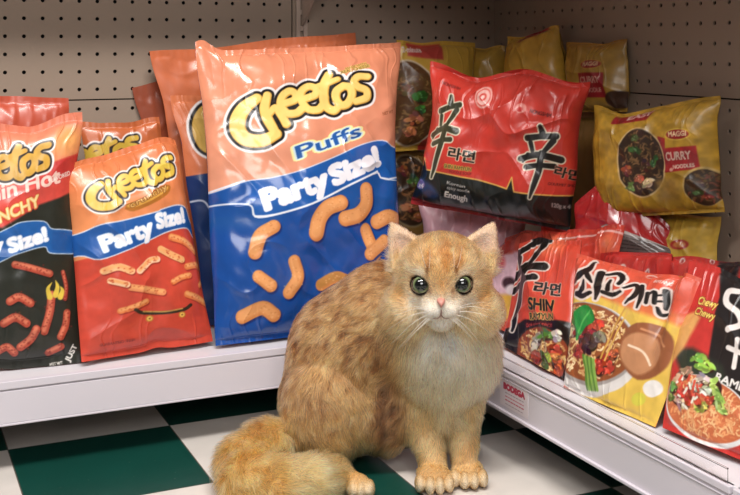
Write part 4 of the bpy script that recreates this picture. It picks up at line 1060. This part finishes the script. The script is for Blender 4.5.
# eyelid rims are dark skin
def rim(Q):
    r = 0
    for E_ in EYES:
        d = np.linalg.norm((Q-E_)/np.array([1, 1, .95]), axis=-1); r = np.maximum(r, smooth01((.0208-d)/.0022))
    return r
CN = grad(CV, .003); CW = region_w(CV)
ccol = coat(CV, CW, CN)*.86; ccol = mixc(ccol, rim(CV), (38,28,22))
cat_loc = to_world(np.array([.02, 1.89, 0]))
cat = empty('cat', cat_loc, 'golden tan fluffy cat with green eyes sitting on the checkered floor', 'cat')
mb, tb, bb = nt('cat_skin_and_undercoat'); a_ = tb.nodes.new('ShaderNodeAttribute'); a_.attribute_name = 'art'; tb.links.new(a_.outputs['Color'], bb.inputs['Base Color']); bb.inputs['Roughness'].default_value = .85; bb.inputs['Specular IOR Level'].default_value = .1
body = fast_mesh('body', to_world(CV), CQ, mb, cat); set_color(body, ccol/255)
# ---- fur
def fur():
    tri = np.concatenate([CQ[:, [0, 1, 2]], CQ[:, [0, 2, 3]]]); A, B, D_ = CV[tri[:, 0]], CV[tri[:, 1]], CV[tri[:, 2]]
    ar = np.linalg.norm(np.cross(B-A, D_-A), axis=1)/2
    cen = (A+B+D_)/3
    # the side toward the aisle is denser, the face densest
    wgt = ar*(1+1.6*gauss(cen, HC+[0, -.06, 0], (.12,.08,.11)))*np.where(cen[:, 2] < .004, 0, 1)
    n = 210000
    pick = rng.choice(len(tri), n, p=wgt/wgt.sum()); u = rng.random((n, 2)); su = np.sqrt(u[:, :1])
    Q = A[pick]*(1-su)+B[pick]*su*(1-u[:, 1:])+D_[pick]*su*u[:, 1:]
    N = grad(Q, .0025)
    keep = np.ones(n, bool)
    for E_ in EYES: keep &= np.linalg.norm((Q-E_)/np.array([1, 1, .95]), axis=1) > .0192
    keep &= np.linalg.norm((Q-cf(441,303.5,1.742))/np.array([.0105,.018,.0078]), axis=1) > 1
    Q, N = Q[keep], N[keep]; n = len(Q)
    W = region_w(Q); Fl = flow(Q, W)
    T = Fl-(Fl*N).sum(1)[:, None]*N; T /= np.linalg.norm(T, axis=1)[:, None]+1e-6
    # tufts: directions wander together
    sc = .011
    J = np.stack([noise3(Q[:, 0]/sc, Q[:, 1]/sc, Q[:, 2]/sc, s_) for s_ in (21, 22, 23)], 1)
    T = T+J*1.0+rng.normal(0, .2, (n, 3)); T -= (T*N).sum(1)[:, None]*N; T /= np.linalg.norm(T, axis=1)[:, None]+1e-6
    Lr = np.array([.0085, .021, .036, .0145, .032, .022, .0018]); L = (W*Lr).sum(1)
    fd = np.linalg.norm((Q-NOSE)/np.array([1, 1, 1.1]), axis=1)
    L = np.where(W[:, 0] > .4, .0035+.014*smooth01((fd-.02)/.085), L)
    L = np.where((W[:, 0] > .4), L+.010*(gauss(Q, cf(392,325,1.83), (.03,.07,.04))+gauss(Q, cf(496,325,1.83), (.03,.07,.04))), L)
    eye_d = np.min([np.linalg.norm(Q-E_, axis=1) for E_ in EYES], axis=0); L = L*smooth01((eye_d-.012)/.016)+.0016
    for e in EARS:
        es = ear_sd(Q, e); hi_ = Q[:, 2] > H-(252-HY)*1.82/F; L = np.where((es < .004) & hi_, .0062, L)
    L = L*rng.uniform(.6, 1.15, n); L = np.where(Q[:, 2] < .012, np.minimum(L, .006), L)
    lift = np.array([.36, .42, .42, .26, .6, .42, .25]); lf = (W*lift).sum(1)*rng.uniform(.7, 1.3, n)
    cl = noise3(Q[:, 0]/.007, Q[:, 1]/.007, Q[:, 2]/.007, 31)
    pts = np.empty((n, 5, 3))
    for k, t in enumerate((0, .28, .55, .8, 1.0)):
        up = lf*(1.15*t-.45*t*t); pts[:, k] = Q+L[:, None]*(N*up[:, None]+T*(t*(1-lf*.3))[:, None]+np.array([0, 0, -1.0])*(.10*t*t))
    pts[:, :, 2] = np.maximum(pts[:, :, 2], .0012)
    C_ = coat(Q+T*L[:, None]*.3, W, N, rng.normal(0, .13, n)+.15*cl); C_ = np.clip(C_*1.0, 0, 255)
    C_ = mixc(C_, rim(Q)*.6, (60,44,34))
    Wp = to_world(pts)-world_loc(cat)
    hc = bpy.data.hair_curves.new('fur'); hc.add_curves([5]*n)
    hc.attributes['position'].data.foreach_set('vector', Wp.reshape(-1, 3).astype(np.float32).ravel())
    base_r = np.where(W[:, 0] > .5, .00021, .00030)
    rad = (base_r[:, None]*np.array([1, 1, .85, .55, .12])[None]).astype(np.float32).ravel()
    ra = hc.attributes.get('radius') or hc.attributes.new('radius', 'FLOAT', 'POINT'); ra.data.foreach_set('value', rad)
    a8 = C_/255; linc = np.where(a8 <= .04045, a8/12.92, ((a8+.055)/1.055)**2.4)
    linc = np.clip(linc**np.array([1.36, 1.43, 1.44])*np.array([1.03, 1.0, .97]), 0, .96)
    col = np.ones((n, 4), np.float32); col[:, :3] = linc
    ca = hc.attributes.new('art', 'FLOAT_COLOR', 'CURVE'); ca.data.foreach_set('color', col.ravel())
    m = bpy.data.materials.new('cat_fur'); m.use_nodes = True; t = m.node_tree; t.nodes.clear()
    at_ = t.nodes.new('ShaderNodeAttribute'); at_.attribute_name = 'art'; out = t.nodes.new('ShaderNodeOutputMaterial')
    b = t.nodes.new('ShaderNodeBsdfHairPrincipled'); b.parametrization = 'COLOR'; b.model = 'CHIANG'
    b.inputs['Roughness'].default_value = .42; b.inputs['Radial Roughness'].default_value = .55
    t.links.new(at_.outputs['Color'], b.inputs['Color']); t.links.new(b.outputs[0], out.inputs['Surface'])
    hc.materials.append(m)
    o = bpy.data.objects.new('fur', hc); C.objects.link(o); o.parent = cat
    return o
fur()
# ---- eyes
def eyeball(E_, idx):
    m, t, b = nt('cat_eye')
    tc = t.nodes.new('ShaderNodeTexCoord'); sx = t.nodes.new('ShaderNodeSeparateXYZ'); t.links.new(tc.outputs['Object'], sx.inputs[0])
    cb = t.nodes.new('ShaderNodeCombineXYZ'); t.links.new(sx.outputs['X'], cb.inputs['X']); t.links.new(sx.outputs['Z'], cb.inputs['Z'])
    ln = t.nodes.new('ShaderNodeVectorMath'); ln.operation = 'LENGTH'; t.links.new(cb.outputs[0], ln.inputs[0])
    mr = t.nodes.new('ShaderNodeMapRange'); mr.inputs['From Max'].default_value = ER; t.links.new(ln.outputs['Value'], mr.inputs['Value'])
    r = t.nodes.new('ShaderNodeValToRGB'); e = r.color_ramp.elements
    e[0].position = 0; e[0].color = (.003, .004, .004, 1); e[1].position = .57; e[1].color = (.003, .004, .004, 1)
    for p, c in ((.62, lin((64,78,46))), (.74, lin((126,144,98))), (.83, lin((122,134,96))), (.87, lin((20,16,12))), (1, lin((14,10,8)))):
        q = e.new(p); q.color = c
    t.links.new(mr.outputs['Result'], r.inputs['Fac'])
    n = t.nodes.new('ShaderNodeTexNoise'); n.inputs['Scale'].default_value = 400; t.links.new(tc.outputs['Object'], n.inputs['Vector'])
    mx = t.nodes.new('ShaderNodeMixRGB'); mx.blend_type = 'MULTIPLY'; mx.inputs['Fac'].default_value = .5; t.links.new(r.outputs['Color'], mx.inputs['Color1']); t.links.new(n.outputs['Fac'], mx.inputs['Color2'])
    t.links.new(mx.outputs['Color'], b.inputs['Base Color']); b.inputs['Roughness'].default_value = .06; b.inputs['Coat Weight'].default_value = 1; b.inputs['Coat Roughness'].default_value = .02
    V, Fc = [], []
    nu, nv = 40, 28
    for j in range(nv+1):
        ph = math.pi*j/nv
        for i in range(nu):
            a = 2*math.pi*i/nu; V.append((ER*math.sin(ph)*math.cos(a), -ER*math.cos(ph), ER*math.sin(ph)*math.sin(a)))
    for j in range(nv):
        for i in range(nu): Fc.append((j*nu+i, j*nu+(i+1) % nu, (j+1)*nu+(i+1) % nu, (j+1)*nu+i))
    o = mesh_obj('eye', V, Fc, m, None, True)
    w = to_world(E_); aim = Vector((EYE-w).tolist()); aim.normalize()
    o.rotation_euler = Vector((0, -1, 0)).rotation_difference(aim).to_euler(); o.parent = cat; o.location = Vector((w-world_loc(cat)).tolist())
    o.scale = (1, 1, .95)
    return props(o, 'round green cat eye with a large dark pupil')
for k, E_ in enumerate(EYES): eyeball(E_+np.array([0, -.0005, 0]), k)
# ---- nose
def nose():
    c = cf(441, 303.0, 1.7405)
    def f(Q):
        q = (Q-c)/1.35; z = q[..., 2]; wdt = .0072*np.clip(.55+z/.011, .12, 1.1)
        d = np.sqrt((q[..., 0]/np.maximum(wdt, .0015))**2+(q[..., 1]/.008)**2+(z/.0058)**2)-1
        d = d*.004
        for s_ in (-1, 1):
            h_ = np.sqrt(((q-np.array([s_*.0042, -.0065, -.0005]))**2/np.array([.0016,.003,.0011])**2).sum(-1))-1; d = np.maximum(d, -h_*.0015)
        return d
    V, Q = surface_nets(f, c-[.016,.016,.013], c+[.016,.016,.013], .0006)
    return props(fast_mesh('nose', to_world(V), Q, mat('pink_nose', (206,142,128), .45, 0, (300,.2,.0004,2)), cat), 'small pink nose')
nose()
def mouth():
    L_ = []
    for s_ in (-1, 1):
        L_.append([cf(441, 309, 1.742)+[0,-.002,0], cf(441, 314, 1.741)+[0,-.002,0], cf(441+s_*4, 318.5, 1.742)+[0,-.001,0], cf(441+s_*10, 317.5, 1.747)])
    V, Fc = [], []
    for l in L_:
        v, f_ = tube_geo(to_world(np.array(spline3(l))), .0006, 6); b = len(V); V += [tuple(x) for x in v]; Fc += [tuple(i+b for i in q) for q in f_]
    return mesh_obj('mouth', V, Fc, mat('mouth_line', (120,78,66), .7), cat, True)
def spline3(p, n=6):
    p = np.asarray(p, float); q = np.concatenate([[2*p[0]-p[1]], p, [2*p[-1]-p[-2]]]); out = []
    for i in range(len(q)-3):
        for t in np.arange(n)/n:
            a, b, c, d = q[i:i+4]; out.append(.5*((2*b)+(-a+c)*t+(2*a-5*b+4*c-d)*t*t+(-a+3*b-3*c+d)*t**3))
    return np.array(out+[p[-1]])
mouth()
# ---- whiskers
M_WH = mat('whisker_white', (244,238,230), .4)
def whisker(px0, py0, px1, py1, dd, sag):
    a = cf(px0, py0, 1.748); b = cf(px1, py1, 1.748+dd); m_ = (a+b)/2+np.array([0, -.012, sag])
    pts = to_world(spline3([a, a*.6+m_*.4+[0,-.002,sag*.3], m_, b])); n = len(pts)
    v, f_ = tube_geo(pts, np.linspace(.00042, .00010, n), 5)
    return mesh_obj('whisker', v, f_, M_WH, cat, True)
for s_, q in ((-1, [(429,311,392,317,.02,.010),(428,313,387,330,.02,.010),(429,315,390,345,.01,.010),(430,316,396,352,.00,.008),(431,317,402,347,-.005,.006),(427,309,398,308,.02,.006),(432,318,408,338,-.01,.004)]),
             (1, [(453,311,494,311,.02,.010),(454,313,500,322,.02,.010),(453,315,496,338,.01,.010),(452,316,487,352,.00,.008),(451,317,478,346,-.005,.006),(455,309,486,302,.02,.006),(450,318,472,339,-.01,.004)])):
    for w in q: whisker(*w)
for w in ((426,268,420,247,-.005,.0),(429,268,430,249,-.005,0),(457,268,462,246,-.005,0),(454,268,453,248,-.005,0)): whisker(w[0], w[1], w[2], w[3], w[4]+.01, 0)
# ================================================================ camera, light
cam = bpy.data.cameras.new('camera'); co = bpy.data.objects.new('camera', cam); C.objects.link(co)
cam.sensor_fit = 'HORIZONTAL'; cam.sensor_width = 36; cam.lens = 36*F/740
cam.shift_x = 0; cam.shift_y = -(247.5-HY)/740
co.location = (0, 0, H); co.rotation_euler = (math.pi/2, 0, -TH); cam.clip_start = .05
bpy.context.scene.camera = co
def area(name, loc, target, size, energy, col):
    l = bpy.data.lights.new(name, 'AREA'); l.shape = 'RECTANGLE'; l.size, l.size_y = size; l.energy = energy; l.color = col
    o = bpy.data.objects.new(name, l); C.objects.link(o); o.location = loc
    d = Vector(target)-Vector(loc); o.rotation_euler = d.to_track_quat('-Z', 'Y').to_euler()
    return o
area('ceiling_light', (.35, .55, 2.75), (.9, 1.9, .2), (1.2, .35), 66, (1, .96, .92))
area('ceiling_light', (-.9, .9, 2.75), (.2, 1.9, .2), (1.2, .35), 30, (1, .97, .94))
area('front_fill_light', (-.3, -1.2, 1.9), (.9, 1.9, .25), (1.6, 1.0), 38, (1, .97, .95))  # unseen soft fill added behind the camera to brighten the cat and packs
w = bpy.data.worlds.new('store'); bpy.context.scene.world = w; w.use_nodes = True
w.node_tree.nodes['Background'].inputs['Color'].default_value = (1, .93, .88, 1); w.node_tree.nodes['Background'].inputs['Strength'].default_value = .11
vs = bpy.context.scene.view_settings; vs.view_transform = 'Standard'; vs.look = 'None'; vs.gamma = 1; vs.use_curve_mapping = False; vs.exposure = .08
